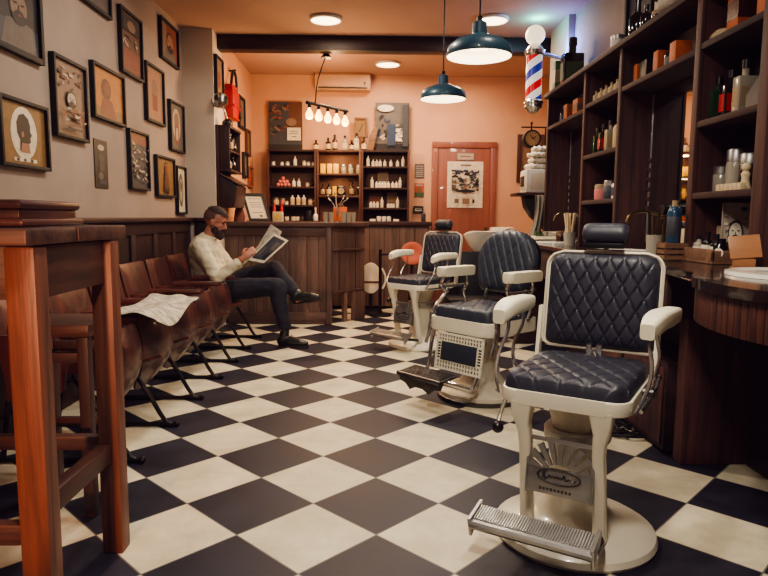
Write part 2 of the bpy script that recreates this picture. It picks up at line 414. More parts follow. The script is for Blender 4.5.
# ------------------------------------------------------------------ flat pictures
def art_layers(g, w, h, layers, y0):
    """unit-coordinate polygons, front faces -Y; layers: (poly pts 0..1, material index)"""
    for k, (P, mi) in enumerate(layers):
        vs = [g.bm.verts.new(((x-.5)*w, y0-.0006*k, (z-.5)*h)) for x, z in P]
        f = g.bm.faces.new(vs); f.material_index = mi
        f.normal_update()
        if f.normal.y > 0: f.normal_flip()
SQ = [(0, 0), (1, 0), (1, 1), (0, 1)]
def bar(x0, x1, z0, z1): return [(x0, z0), (x1, z0), (x1, z1), (x0, z1)]
def picture(label, loc, rz, w, h, layers, inks, fw=.02, fd=.035, frame='blackframe', name='framed_picture', cat='picture', group=None, lean=0):
    t = thing(name, label, cat, loc, rz, group)
    T = RX(-lean)
    if fw:
        g = G()
        for sx in (-1, 1): g.box((sx*(w/2-fw/2), -fd/2, 0), (fw, fd, h), bev=.002)
        for sz in (-1, 1): g.box((0, -fd/2, sz*(h/2-fw/2)), (w-2*fw, fd, fw), bev=.002)
        g.bb(-w/2+.004, w/2-.004, -fd*.25, 0, -h/2+.004, h/2-.004)
        g.bm.transform(T); g.build('frame', frame, t)
    g = G(); ww, hh = w-2*fw*.9, h-2*fw*.9
    if not fw: g.bb(-w/2, w/2, -.006, 0, -h/2, h/2, mi=layers[0][1])
    art_layers(g, ww, hh, layers, -fd*.45 if fw else -.0065); g.bm.transform(T)
    g.build('print', inks, t, normals=False, smooth=False)
    return t
INK = ['i_dark', 'i_grey', 'i_light', 'i_ochre', 'i_brown', 'i_amber', 'i_tan', 'i_rust', 'i_white', 'i_skin', 'i_blue', 'i_green', 'i_red', 'i_slate']
D_, GR, LI, OC, BR, AM, TA, RU, WH, SK, BL, GN, RD, SL = range(14)
def scribble(x0, x1, z0, z1, n, mi, seed, hmin=.02, hmax=.06):
    r = random.Random(seed); out = []
    for _ in range(n):
        x = r.uniform(x0, x1); z = r.uniform(z0, z1); w_ = r.uniform(.05, .2); h_ = r.uniform(hmin, hmax); a = r.uniform(-.6, .6)
        c, s_ = math.cos(a), math.sin(a)
        P = [(x+u*w_*c-v*h_*s_, z+u*w_*s_+v*h_*c) for u, v in ((-.5, -.5), (.5, -.3), (.4, .5), (-.4, .4))]
        P = [(min(x1, max(x0, p)), min(z1, max(z0, q))) for p, q in P]
        out.append((P, mi if isinstance(mi, int) else r.choice(mi)))
    return out
def face(cx, cz, sx, sz, skin=SK, beard=D_, hair=D_, shirt=None, asp=1):
    L = []
    if shirt is not None: L.append(([(cx-.42*asp, 0.02), (cx+.42*asp, .02), (cx+.3*asp, cz-sz*.9), (cx, cz-sz*.7), (cx-.3*asp, cz-sz*.9)], shirt))
    L += [(ell(cx, cz, sx*1.06, sz*1.08), hair), (ell(cx, cz-.06*sz, sx*.92, sz*.9), skin), (ell(cx, cz-sz*.45, sx*.9, sz*.62, 20, 180, 360), beard),
          (ell(cx, cz-sz*.42, sx*.5, sz*.2), beard), (ell(cx, cz-sz*.5, sx*.22, sz*.06), RU)]
    for e in (-1, 1): L.append((bar(cx+e*sx*.4-sx*.16, cx+e*sx*.4+sx*.16, cz+sz*.08, cz+sz*.18), D_))
    L.append(([(cx-sx*.12, cz-sz*.2), (cx+sx*.12, cz-sz*.2), (cx, cz+sz*.15)], TA))
    return L
def profile(cx, cz, s, mi):
    P = [(-.35, -.9), (.3, -.95), (.22, -.55), (.42, -.45), (.40, -.25), (.52, -.1), (.40, .05), (.42, .3), (.3, .62), (0, .8), (-.32, .7), (-.5, .35), (-.48, -.1), (-.3, -.4)]
    return [([(cx+x*s, cz+z*s*1.1) for x, z in P], mi)]
XL = -1.88; LW = R(90)
pics = []
def lw(label, y0, y1, z0, z1, layers, **k):
    y0, y1 = y0*.989, y1*.989; z0, z1 = 1.15+(z0-1.15)*.989, 1.15+(z1-1.15)*.989
    return picture(label, (XL, (y0+y1)/2, (z0+z1)/2), LW, y1-y0, z1-z0, layers, INK, **k)
lw('black framed grey photo of a bearded man, top left corner of the wall', 3.25, 3.73, 1.99, 2.50, [(SQ, D_), (bar(0, 1, 0, .3), SL)]+face(.55, .50, .2, .2, TA, D_, D_, GR), fw=.03)
lw('ochre print of a dark head in profile inside a white oval, lowest at far left', 3.26, 3.74, 1.40, 1.76, [(SQ, OC), (ell(.5, .52, .29, .43), WH)]+profile(.5, .55, .33, D_)+[([(.4, .2), (.62, .2), (.6, .36), (.44, .36)], SK), (ell(.46, .5, .03, .05), SK), (bar(.25, .75, .05, .11), WH), (bar(.3, .36, .055, .105), BR), (bar(.45, .5, .055, .105), BR), (bar(.6, .66, .055, .105), BR)], fw=.02)
L = [(SQ, TA)]+scribble(.12, .88, .62, .92, 16, [D_, BR, LI], 1, .03, .07)+face(.5, .5, .15, .11, LI, D_, D_)+scribble(.1, .9, .2, .38, 16, [D_, RU, LI], 2, .03, .07)+[(bar(.25, .75, .08, .11), D_), (bar(.3, .7, .14, .16), BR)]
lw('tan poster of ornate lettering around a small bearded face, in dark frame', 3.83, 4.26, 1.62, 2.10, L)
lw('amber framed print of a brown head seen from behind', 4.36, 4.90, 1.81, 2.18, [(SQ, AM), (bar(0, 1, 0, .22), OC), (ell(.42, .6, .16, .22), BR), ([(.2, .05), (.75, .05), (.6, .4), (.3, .4)], RU), (ell(.44, .62, .1, .13), RU)])
lw('dark framed picture at the upper edge of the wall, cut off by the photo top', 4.23, 4.71, 2.53, 2.90, [(SQ, GR)]+face(.5, .5, .2, .25, SK, D_, D_))
lw('tall dark framed picture with grey figures above a rust block', 4.87, 5.31, 2.22, 2.70, [(SQ, BR), (bar(.05, .95, .05, .4), RU)]+scribble(.1, .9, .42, .62, 12, [LI, GR, D_], 5)+[(bar(.1, .9, .7, .95), D_), (ell(.5, .8, .2, .09), TA)])
lw('highest small picture near the pier, dark bearded head on orange ground', 5.78, 6.28, 2.54, 2.90, [(SQ, RU), (bar(0, .35, 0, 1), TA)]+face(.55, .52, .2, .27, SK, D_, D_, GR))
lw('narrow pale pinkish print in black frame below the tall dark one', 5.37, 5.82, 1.94, 2.42, [(SQ, TA), (bar(.15, .85, .05, .95), SK), (ell(.5, .6, .2, .2), TA), (bar(.35, .65, .2, .5), RU)])
lw('black framed print of a pale curled ribbon figure beside the pier', 5.97, 6.40, 1.76, 2.22, [(SQ, GR), (ell(.5, .55, .3, .36), LI), (ell(.5, .62, .2, .2), TA), (ell(.5, .35, .17, .22), RU), (ell(.5, .35, .1, .15), LI)])
lw('small narrow unframed dark photo strip on the wall', 4.38, 4.59, 1.34, 1.67, [(SQ, D_), (ell(.5, .84, .25, .06), LI), (ell(.5, .62, .22, .1), SL), (bar(.3, .7, .35, .52), SL), (ell(.4, .25, .2, .08), GR), (bar(.25, .8, .08, .16), SL)], fw=0, name='photo_strip')
lw('tall framed black sketch with pale crossing strokes under rust sky', 4.96, 5.38, 1.355, 1.82, [(SQ, SL), (bar(0, 1, .8, 1), RU)]+scribble(.08, .92, .1, .85, 40, [LI, LI, D_, GR], 9, .02, .05))
lw('small ochre picture of a standing man in long coat', 5.56, 6.06, 1.32, 1.68, [(SQ, OC)]+scribble(.05, .95, .1, .9, 14, [BR, AM, TA], 12)+[([(.35, .1), (.68, .1), (.62, .62), (.42, .62)], BR), (ell(.52, .72, .09, .1), RU), (bar(.4, .48, .04, .2), D_), (bar(.56, .64, .04, .2), D_)])
lw('pale print of an oval grey engraving, lowest picture next to the pier', 6.12, 6.41, 1.17, 1.63, [(SQ, WH), (ell(.5, .5, .28, .38), GR), (ell(.5, .5, .18, .27), LI), (ell(.5, .58, .1, .12), GR)], fw=.018)
# pictures on the rear left wall
XR = -1.585
def lr(label, y0, y1, z0, z1, layers, **k): return picture(label, (XR, (y0+y1)/2, (z0+z1)/2), LW, y1-y0, z1-z0, layers, INK, **k)
lr('black framed ochre picture high beyond the pier', 6.44, 6.74, 2.30, 2.74, [(SQ, OC), (bar(0, 1, .5, 1), TA), (ell(.5, .5, .25, .2), RU)])
lr('dark framed picture behind the red box on the warm wall', 7.5, 7.83, 2.18, 2.55, [(SQ, TA), (ell(.5, .5, .3, .3), GR)], fw=.03)
lr('brown framed picture high near the back corner', 7.9, 8.14, 1.90, 2.22, [(SQ, TA), (ell(.5, .5, .3, .3), OC)], fw=.025, frame='cabwood_z')
lr('dark framed narrow picture below the brown one near the back corner', 7.7, 7.95, 1.62, 1.92, [(SQ, GR), (bar(.2, .8, .2, .8), TA)], fw=.025)
lr('small rust coloured frame lowest near the back corner', 8.02, 8.28, 1.52, 1.78, [(SQ, RU), (bar(.2, .8, .2, .8), RD)], fw=.02, frame='doorwood')
# door poster and plate, notices
picture('white poster of a dark grey crowd of drawn figures taped on the orange door', (1.20, 8.379, 1.585), 0, .47, .60, [(SQ, WH)]+scribble(.12, .88, .36, .82, 70, [D_, GR, SL, D_, BL, TA], 21, .02, .07)+[(ell(.5, .36, .28, .035), D_), (bar(.2, .32, .1, .19), GR), (bar(.42, .62, .08, .2), TA), (bar(.7, .76, .1, .18), D_), (bar(.35, .65, .9, .93), GR)], INK, fw=0, name='door_poster', cat='poster')
picture('small pale plate above the poster on the door', (1.20, 8.379, 1.95), 0, .24, .105, [(SQ, TA), (bar(.06, .94, .12, .88), LI), (bar(.2, .8, .42, .56), TA)], INK, fw=0, name='door_plate', cat='sign')
picture('grey printed notice on the wall right of the display shelves', (.60, 8.4, 1.76), 0, .125, .185, [(SQ, GR)]+[(bar(.1, .9, .1+.14*k, .16+.14*k), LI) for k in range(6)], INK, fw=0, name='wall_notice', cat='notice')
picture('red and green leaflet on the wall below the grey notice', (.60, 8.4, 1.51), 0, .125, .18, [(SQ, RD), (bar(0, 1, 0, .35), GN), (ell(.5, .5, .3, .2), OC), (bar(.1, .9, .8, .92), LI)], INK, fw=0, name='wall_leaflet', cat='leaflet')
picture('little black frame with white card above the rear counter end', (.59, 8.4, 1.26), 0, .13, .085, [(SQ, WH), (bar(.2, .8, .35, .6), GR)], INK, fw=.018, name='small_frame', cat='picture')
# ------------------------------------------------------------------ quilted leather
def quilt(g, hw, H, thick, amp, cw, ch, T, nx=44, nz=40, mi=0, stripes=False, exp=6, ep=.5):
    """upright pad: x across, z up 0..H, front is -Y; hw(t) half width at height fraction t"""
    def fn(front):
        def f(i, j):
            t = j; s = 2*i-1; w = hw(t); x = s*w; z = t*H
            if not front: return Vector((x, 0, z))
            e = (1-abs(s)**exp)*(1-abs(2*t-1)**(exp+2))
            e = max(0, e)**ep
            if stripes: q = min(1-math.exp(-3.2*abs(math.sin(PI*(x/cw+z/ch)))), .72+.28*(1-math.exp(-4*abs(math.sin(PI*(x/.17-z/.2))))))
            else: q = 1-math.exp(-6*min(abs(math.sin(PI*(x/cw+z/ch))), abs(math.sin(PI*(x/cw-z/ch)))))
            return Vector((x, -e*(thick+amp*(q-.5)*min(1, e*1.2)), z))
        return f
    n0 = len(g.bm.verts)
    A = g.grid(fn(True), nx, nz, mi); B = g.grid(fn(False), nx, nz, mi)
    vs = [v for r_ in A+B for v in r_]
    bmesh.ops.transform(g.bm, matrix=T, verts=vs)
    bmesh.ops.remove_doubles(g.bm, verts=vs, dist=1e-5)
    return g
def hw_rect(W, H, rt, rb):
    def f(t):
        z = t*H; w = W
        if z > H-rt: w = W-rt+math.sqrt(max(0, rt*rt-(z-(H-rt))**2))
        elif z < rb: w = W-rb+math.sqrt(max(0, rb*rb-(rb-z)**2))
        return max(w, .01)
    return f
def outline(hw, H, n=40):
    P = [(-hw(k/n), H*k/n) for k in range(n+1)]; Q = [(hw(k/n), H*k/n) for k in range(n, -1, -1)]
    return P+Q

# ------------------------------------------------------------------ barber chair, square-backed
def chair_base(t):
    g = G(); g.lathe([(0, 0), (.285, 0), (.29, .012), (.283, .032), (.25, .052), (.19, .068), (.14, .085), (.112, .11), (.10, .16), (.096, .36), (0, .36)], seg=40)
    g.build('base', 'cream', t)
    g = G(); g.lathe([(.0, .355), (.112, .355), (.118, .365), (.118, .395), (.11, .405), (0, .405)], seg=32); g.build('pump_ring', 'steel', t)
    g = G(); g.lathe([(0, .40), (.088, .40), (.092, .42), (.105, .47), (.13, .53), (0, .53)], seg=32); g.build('pump_column', 'creamdull', t)
def armrest(t, sx, z0, yf, yb, mat_='armpad', wid=.064, name='armrest', toe=0):
    g = G(); n = 14; rings = []
    for k in range(n+1):
        f = k/n; y = yf+(yb-yf)*f; e = min(1, .80+.20*min(1, 6*min(f, 1-f))**.6)
        zc = z0+.033-.028*max(0, 1-f/.45)**2+.004*f; w = wid*(.92+.22*math.sin(PI*min(1, f*1.2)))*e; h = (.063-.006*f)*e
        ym = (yf+yb)/2; ct, st = math.cos(toe), math.sin(toe); rings.append([g.bm.verts.new((sx+px*ct-(y-ym)*st, ym+px*st+(y-ym)*ct, zc+pz)) for px, pz in rrect(w, h, .014*e, 3)])
    for a, b in zip(rings[:-1], rings[1:]):
        m = len(a)
        for i in range(m): g.bm.faces.new((a[i], a[(i+1) % m], b[(i+1) % m], b[i]))
    g.bm.faces.new(rings[0][::-1]); g.bm.faces.new(rings[-1])
    return g.build(name, mat_, t)
def make_square_chair(label, loc, rz):
    t = thing('barber_chair', label, 'barber chair', loc, rz)
    chair_base(t)
    for sx in (-1, 1):       # cast front posts
        g = G(); x = sx*.125
        rings = []
        for (z, y, w, d, o_) in ((.538, -.225, .078, .07, .004), (.50, -.225, .066, .062, .007), (.46, -.222, .050, .05, .006), (.43, -.218, .043, .046, 0), (.38, -.208, .040, .045, -.003), (.26, -.185, .040, .045, 0), (.14, -.165, .042, .047, 0), (.07, -.155, .045, .05, 0)):
            rings.append([g.bm.verts.new((x+sx*o_+px, y+py, z)) for px, py in rrect(w, d, .009, 3)])
        for a, b in zip(rings[:-1], rings[1:]):
            for i in range(len(a)): g.bm.faces.new((a[i], a[(i+1) % len(a)], b[(i+1) % len(a)], b[i]))
        g.bm.faces.new(rings[0]); g.bm.faces.new(rings[-1][::-1])
        g.build('leg', 'cream', t)
    # seat frame and cushion
    g = G(); g.prism(rrect(.43, .50, .07, 6, 0, -.01), .048, TR(0, 0, .528), bev=.009); g.build('seat_frame', 'cream', t)
    g = G(); quilt(g, hw_rect(.208, .475, .07, .06), .475, .056, .010, .085, .11, TR(0, -.25, .572) @ RX(R(-90)), 80, 80, exp=14, ep=.3)
    g.build('seat_cushion', 'leather', t, sharp=60)
    # backrest
    H = .365; W = .208; hw = hw_rect(W, H, .055, .025); T = TR(.008, .235, .652) @ RX(R(-8))
    g = G(); quilt(g, hw, H, .038, .0085, .054, .098, T, 120, 110); g.build('backrest', 'leather', t, sharp=60)
    g = G(); P = outline(hw_rect(W+.010, H+.012, .06, .03), H+.012, 30)
    g.prism([(x, z-.006) for x, z in P], .022, T @ TR(0, .022, 0) @ XZ, bev=.004); g.build('back_shell', 'cream', t)
    g = G(); g.tube([T @ Vector((x, -.004, z-.006)) for x, z in P], .0065, 6, closed=True); g.build('back_trim', 'creamdull', t)
    # stem joining back to seat
    g = G(); g.bb(-.03, -.008, .205, .225, .60, .665, .004); g.bb(.008, .03, .205, .225, .60, .665, .004); g.cyl((0, .22, .58), (0, .24, .68), .009)
    g.cyl((.0, .20, .64), (.03, .16, .61), .004); g.build('back_hinge', 'chrome', t)
    for sx in (-1, 1):
        g = G(); g.prism([(.19, .56), (.235, .56), (.262, .80), (.235, .80)], .016, Matrix(((0, 0, 1, sx*.222-.008), (1, 0, 0, 0), (0, 1, 0, 0), (0, 0, 0, 1))), bev=.003)
        g.build('back_bracket', 'cream', t)
    # headrest
    Th = T @ TR(0, .0, H)
    g = G(); g.cyl(Th @ Vector((-.0, .02, -.05)), Th @ Vector((0, .02, .05)), .010); g.box(Th @ Vector((0, .012, .012)), (.14, .04, .016), bev=.004); g.build('headrest_post', 'chrome', t)
    hr = G(); 
    def hf(i, j):
        a = 2*PI*j; s = 2*i-1; k = (1-abs(s)**8)**.5 if abs(s) < 1 else 0
        return Th @ Vector((s*.092, -.005+.042*k*math.cos(a), .075+.046*k*math.sin(a)*(1 if math.sin(a) > 0 else .8)))
    hr.grid(hf, 20, 20); bmesh.ops.remove_doubles(hr.bm, verts=hr.bm.verts[:], dist=1e-5); o = hr.build('headrest', 'leather', t, sharp=70)
    g = G(); g.box(Th @ Vector((0, -.004, .034)), (.15, .07, .022), bev=.006); g.build('headrest_pad', 'black', t)
    # arms
    for sx in (-1, 1):
        armrest(t, sx*.25+(.012 if sx > 0 else 0), .785 if sx > 0 else .792, -.13, .135, toe=R(-11 if sx > 0 else -6))
        g = G(); x = sx*.240
        g.tube([(x, -.09, .79), (x, -.09, .74), (x+sx*.02, -.13, .67), (x+sx*.012, -.185, .60), (x-sx*.015, -.20, .54)], .0068, 8, smooth=2)
        g.tube([(x, .08, .79), (x, .07, .74), (x+sx*.022, .03, .68), (x+sx*.01, -.01, .62), (x-sx*.015, .02, .54)], .0068, 8, smooth=2)
        g.tube([(x, -.19, .545), (x, .05, .545)], .007, 6)
        g.build('arm_support', 'chrome', t)
    # emblem plate between the legs
    Tp = TR(0, -.232, .225) @ RX(R(-8))
    g = G(); 
    g.box(Tp @ Vector((0, 0, .182)), (.228, .016, .014), bev=.004, rot=RX(R(-8)))
    g.box(Tp @ Vector((0, 0, .045)), (.228, .012, .09), bev=.003, rot=RX(R(-8)))
    for sx in (-1, 1): g.box(Tp @ Vector((sx*.108, 0, .09)), (.012, .012, .19), bev=.002, rot=RX(R(-8)))
    for k in range(9):
        a = R(-64+16*k); c = Vector((math.sin(a), 0, math.cos(a)))
        r0, r1 = .055, min(.135, .098/max(.01, abs(math.sin(a))))
        if r1*math.cos(a)+.05 > .182: r1 = (.182-.05)/math.cos(a)
        sd = Vector((c.z, 0, -c.x)); o = Vector((0, 0, .05))
        q = [o+c*r0-sd*.005, o+c*r0+sd*.005, o+c*r1+sd*.011, o+c*r1-sd*.011]
        vs = [g.bm.verts.new(Tp @ (p+Vector((0, dy, 0)))) for dy in (-.006, .006) for p in q]
        for f in ((0, 1, 2, 3), (7, 6, 5, 4), (0, 4, 5, 1), (1, 5, 6, 2), (2, 6, 7, 3), (3, 7, 4, 0)): g.bm.faces.new([vs[i] for i in f])
    o = g.build('emblem_plate', 'steel', t)
    g = G(); E = [(.072*math.cos(2*PI*k/28), .026*math.sin(2*PI*k/28)) for k in range(28)]
    g.tube([Tp @ Vector((x, -.010, .064+z)) for x, z in E], .0028, 6, closed=True)
    sc = [(-.055, -.008), (-.045, .012), (-.05, .018), (-.057, .010), (-.045, -.006), (-.05, -.014), (-.035, -.006), (-.03, .006), (-.027, -.008), (-.018, .004), (-.012, -.008), (-.006, .006), (.0, -.008), (.006, .004), (.012, -.008), (.018, .016), (.022, -.008), (.03, -.004), (.038, .004), (.045, -.008), (.058, .0)]
    g.tube([Tp @ Vector((x, -.009, .064+z)) for x, z in sc], .0024, 5, smooth=1)
    for k in range(9): g.box(Tp @ Vector((-.06+.0125*k, -.007, .018)), (.0075, .003, .008 if k % 3 else .010), rot=RX(R(-8)))
    g.build('emblem_lettering', 'dullsteel', o)
    # footrest
    for sx in (-1, 1):
        g = G(); g.tube([(sx*.125, -.16, .085), (sx*.15, -.24, .10), (sx*.15, -.33, .12)], .012, 8, smooth=1); g.build('footrest_bracket', 'dullsteel', t)
    Tf = TR(-.05, -.33, .14) @ RX(R(12))
    g = G(); g.box(Tf @ Vector((0, 0, 0)), (.40, .088, .012), rot=RX(R(12)), bev=.004)
    for k in range(44):
        x = -.192+k*.384/43; g.box(Tf @ Vector((x, 0, .009)), (.0045, .076, .008), rot=RX(R(12)))
    g.tube([Tf @ Vector((-.202, -.048, -.006)), Tf @ Vector((.202, -.048, -.006))], .017, 10)
    for sx in (-1, 1): g.prism([(-.06, .02), (.055, .02), (.03, -.012), (-.055, -.05)], .012, Tf @ Matrix(((0, 0, 1, sx*.202-.006), (1, 0, 0, 0), (0, 1, 0, 0), (0, 0, 0, 1))), bev=.003)
    g.build('footrest', 'steel', t)
    # levers
    g = G(); g.tube([(-.19, -.08, .525), (-.235, -.10, .50), (-.245, -.13, .45), (-.245, -.155, .42)], .008, 8, smooth=1); lv = g.build('pump_lever', 'chrome', t)
    g = G(); g.ball((-.245, -.16, .40), .022, 14); g.build('lever_knob', 'black', lv)
    g = G(); g.tube([(.225, .0, .56), (.25, .02, .56), (.255, .08, .60)], .006, 8, smooth=1); g.ball((.255, .08, .60), .009, 10); g.cyl((.215, .0, .56), (.25, .0, .56), .016); g.build('recline_lever', 'dullsteel', t)
    return t
chair_a = make_square_chair('cream and navy square-backed barber chair in front, nearest, with ribbed footrest and emblem plate', (.745, 2.21, 0), R(-32))
chair_c = dup(chair_a, (.43, 5.62, 0), R(-46), 'farthest of the three barber chairs, small square-backed, near the orange door')

# ------------------------------------------------------------------ barber chair, round-backed
t = thing('barber_chair', 'middle barber chair with round-topped back and pierced cream leg panel', 'barber chair', (.71, 4.0, 0), R(-50))
g = G(); g.lathe([(0, 0), (.275, 0), (.28, .012), (.275, .05), (.265, .055), (.262, .04), (.20, .075), (.15, .10), (.115, .15), (.095, .3), (.10, .42), (0, .42)], seg=40); g.build('base', 'creamdull', t)
g = G(); g.lathe([(.268, .0), (.285, .0), (.287, .022), (.272, .03)], seg=40); g.build('base_rim', 'dullsteel', t)
g = G(); g.prism(rrect(.50, .50, .05, 6, 0, 0), .085, TR(0, 0, .44), bev=.008); g.build('seat_frame', 'cream', t)
g = G(); quilt(g, hw_rect(.235, .47, .05, .05), .47, .075, .008, .11, .16, TR(0, -.235, .522) @ RX(R(-90)), 60, 60, exp=14, ep=.3); g.build('seat_cushion', 'leather2', t, sharp=60)
def hw2(tt):
    z = tt*.42
    w = .205+.04*min(1, z/.2)
    if z > .20: w = .245*math.sqrt(max(0, 1-((z-.20)/.222)**2.4))
    elif z < .03: w -= .02*(1-z/.03)
    return max(.012, w)
T2 = TR(-.04, .25, .655) @ RX(R(-9))
g = G(); quilt(g, hw2, .42, .055, .012, .062, .15, T2, 100, 70, stripes=True); g.build('backrest', 'leather2', t, sharp=60)
g = G(); g.prism(outline(hw2, .42, 36), .028, T2 @ TR(0, .03, 0) @ XZ, bev=.006); g.build('back_shell', 'black', t)
g = G(); g.tube([(-.22, .25, .70), (.22, .25, .70)], .010, 8)
for sx in (-1, 1): g.tube([(sx*.15, .24, .70), (sx*.16, .20, .64), (sx*.14, .19, .58), (sx*.16, .17, .50)], .012, 8, smooth=2)
g.build('back_hinge', 'dullsteel', t)
for sx in (-1, 1):
    g = G(); g.prism(rrect(.085, .33, .03, 6, 0, .035), .062, TR(sx*.275, 0, .765), bev=.015); g.build('armrest', 'armpad', t)
    g = G(); x = sx*.27
    g.tube([(x, .14, .765), (x, .15, .70), (x, .10, .66), (x, .14, .60), (x, .10, .53)], .011, 8, smooth=2)
    g.tube([(x, -.09, .765), (x, -.12, .71), (x, -.06, .67), (x, -.11, .62), (x, -.17, .58), (x, -.20, .50), (x, -.22, .40), (x, -.25, .34)], .012, 8, smooth=2)
    g.ball((x, -.065, .675), .022, 10); g.tube([(x, -.11, .70), (x, .12, .70)], .010, 8)
    g.bb(x-.012, x+.012, -.21, -.18, .42, .54, .004)
    g.build('arm_support', 'chrome', t)
# pierced panel
Tp = TR(.055, -.275, .44) @ RX(R(-7))
def prc(x0, x1, z0, z1, ex): return ex.bb(x0, x1, -.008, .008, z0, z1)
g = G(); W, H = .19, .225
g.box((0, 0, -.006), (2*W, .012, .012)); g.box((0, 0, -.0555), (2*W, .012, .010)); g.box((0, 0, -.172), (2*W, .012, .01)); g.box((0, 0, -H), (2*W, .012, .012))
for sx in (-1, 1): g.box((sx*(W-.005), 0, -H/2), (.010, .012, H)); g.box((sx*(W-.045), 0, -H/2), (.010, .012, H-.1))
n = 16
for k in range(n):
    x = -W+.015+k*(2*W-.03)/(n-1)
    for z in (-.031, -.199): g.box((x, 0, z), (.008, .011, .044))
for k in range(7):
    for sx in (-1, 1): g.box((sx*(W-.025), 0, -.062-k*.0175), (.036, .011, .006))
g.box((0, 0, -.031), (2*W, .008, .006)); g.box((0, 0, -.199), (2*W, .008, .006))
g.bm.transform(Tp); g.build('pierced_leg_panel', 'cream', t)
g = G(); g.box((0, .012, -H/2), (2*W-.012, .006, H-.01)); g.bm.transform(Tp); g.build('hole_shade_sheet', 'iron', t)  # dark sheet added to stand for the shade behind the holes
g = G(); g.box((0, -.001, -.1135), (2*W-.09, .016, .118), bev=.006); g.bm.transform(Tp); g.build('calf_pad', 'leather2', t)
g = G()
for sx in (-1, 1): g.tube([(sx*.215, -.22, .44), (sx*.215, -.25, .38), (sx*.205, -.28, .22), (sx*.205, -.33, .14)], .013, 8, smooth=1)
g.tube([(-.215, -.33, .135), (.215, -.33, .135)], .020, 10); g.build('footrest_arm', 'chrome', t)
Tf = TR(-.045, -.46, .205) @ RX(R(7))
g = G(); g.box(Tf @ Vector((0, 0, 0)), (.36, .14, .016), rot=RX(R(7)), bev=.005)
for k in range(9): g.box(Tf @ Vector((0, -.06+.015*k, .011)), (.34, .005, .008), rot=RX(R(7)))
g.tube([Tf @ Vector((-.18, -.075, .0)), Tf @ Vector((.18, -.075, 0))], .015, 8)
P = [(-.19, 0), (.19, 0), (.17, -.045), (.12, -.05), (.08, -.085), (.03, -.06), (-.03, -.06), (-.08, -.085), (-.12, -.05), (-.17, -.045)]
g.prism(P, .014, Tf @ TR(0, -.05, -.006) @ RX(R(78)), bev=.003)
g.build('footrest', 'dullsteel', t)

# ------------------------------------------------------------------ row of theatre seats
SY = .515; SX0 = -1.84
def seat_divider(r, y, nm_leg='leg'):
    g = G(); P = rrect(.17, .40, .07, 6, 0, 0)
    g.prism([(.16, .30), (.36, .28), (.42, .36), (.44, .48), (.46, .605), (.14, .605)], .022, TR(0, y+.011, 0) @ XZ, bev=.004); g.build('side_support', 'seatwood', r)
    g = G(); A = [(.28, -.028), (.60, -.032), (.635, -.026), (.655, 0), (.635, .026), (.60, .032), (.28, .028)]
    g.prism(A, .036, TR(0, y, .607), bev=.012); g.build('armrest', 'seatwood_x', r)
    g = G(); g.tube([(.47, y, .40), (.60, y, .22), (.70, y, .03), (.735, y, .014)], .013, 8, smooth=1); g.tube([(.16, y, .30), (.12, y, .014)], .012, 8); g.tube([(.10, y, .014), (.76, y, .014)], .0125, 8); g.ball((.765, y, .016), .016, 8)
    g.build(nm_leg, 'iron', r)
def make_seat(label, y0, folded=True, last=False):
    r = thing('theatre_seat', label, 'theatre seat', (SX0, y0, 0), 0, 'row of wooden theatre seats along the wall')
    seat_divider(r, 0)
    if last: seat_divider(r, SY)
    # backrest
    Tb = TR(.155, SY/2-.025, .39) @ RY(R(-14)) @ RZ(R(90)) 
    g = G(); P = rrect(.475, .43, .035, 5, 0, .215)
    g.prism([(x, z) for x, z in P], .020, Tb @ XZ, bev=.005); g.build('backrest', 'seatwood', r)
    if folded:
        def shell(off, w0, zt, zb, bow, tk, name, m, dy=0):
            H = zt-zb
            def hw(tz):
                z = tz*H; w = w0; rb = .25
                if z < rb: w = w0*(.30+.70*math.sqrt(max(0, 1-((rb-z)/rb)**2)))
                if z > H-.04: w -= .04-math.sqrt(max(0, .04**2-(z-H+.04)**2))
                return w
            def fn(u, v):
                s = 2*u-1; w = hw(v); y = s*w+dy
                return (off-bow*(s*w/w0)**2-.13*max(0, 1-v/.6)**2-.04*max(0, (v-.6)/.4)**2, SY/2+y, zb+v*H), (1, 2*bow*(y-dy)/w0/w0, -.1)
            g = G(); g.sheet(lambda u, v: (fn(u, v)[0], Vector(fn(u, v)[1]).normalized()), 16, 18, tk); return g.build(name, m, r)
        shell(.655, .232, .602, .19, .075, .016, 'seat', 'seatwood')
        shell(.612, .205, .58, .15, .06, .014, 'seat_underside', 'desk_x', .012)
    else:
        g = G(); P = [(.12, -.215), (.52, -.215), (.60, -.20), (.635, -.15), (.65, 0), (.635, .15), (.60, .20), (.52, .215), (.12, .215)]
        g.prism(P, .022, TR(0, SY/2, .375), bev=.007); g.build('seat', 'seatwood_x', r)
    g = G(); g.cyl((.57, -.02, .36), (.70, -.02, .40), .011); g.build('hinge_peg', 'seatwood_x', r)
    return r
lab = ['first theatre seat of the row, mostly hidden behind the bar table leg', 'theatre seat under the near half of the open newspaper', 'theatre seat under the far half of the newspaper', 'folded theatre seat between the newspaper and the last empty seat', 'empty folded theatre seat just behind the seated man', 'last theatre seat of the row, folded down under the seated man']
for k in range(6): make_seat(lab[k], 2.86+SY*k, folded=(k != 5), last=(k == 5))

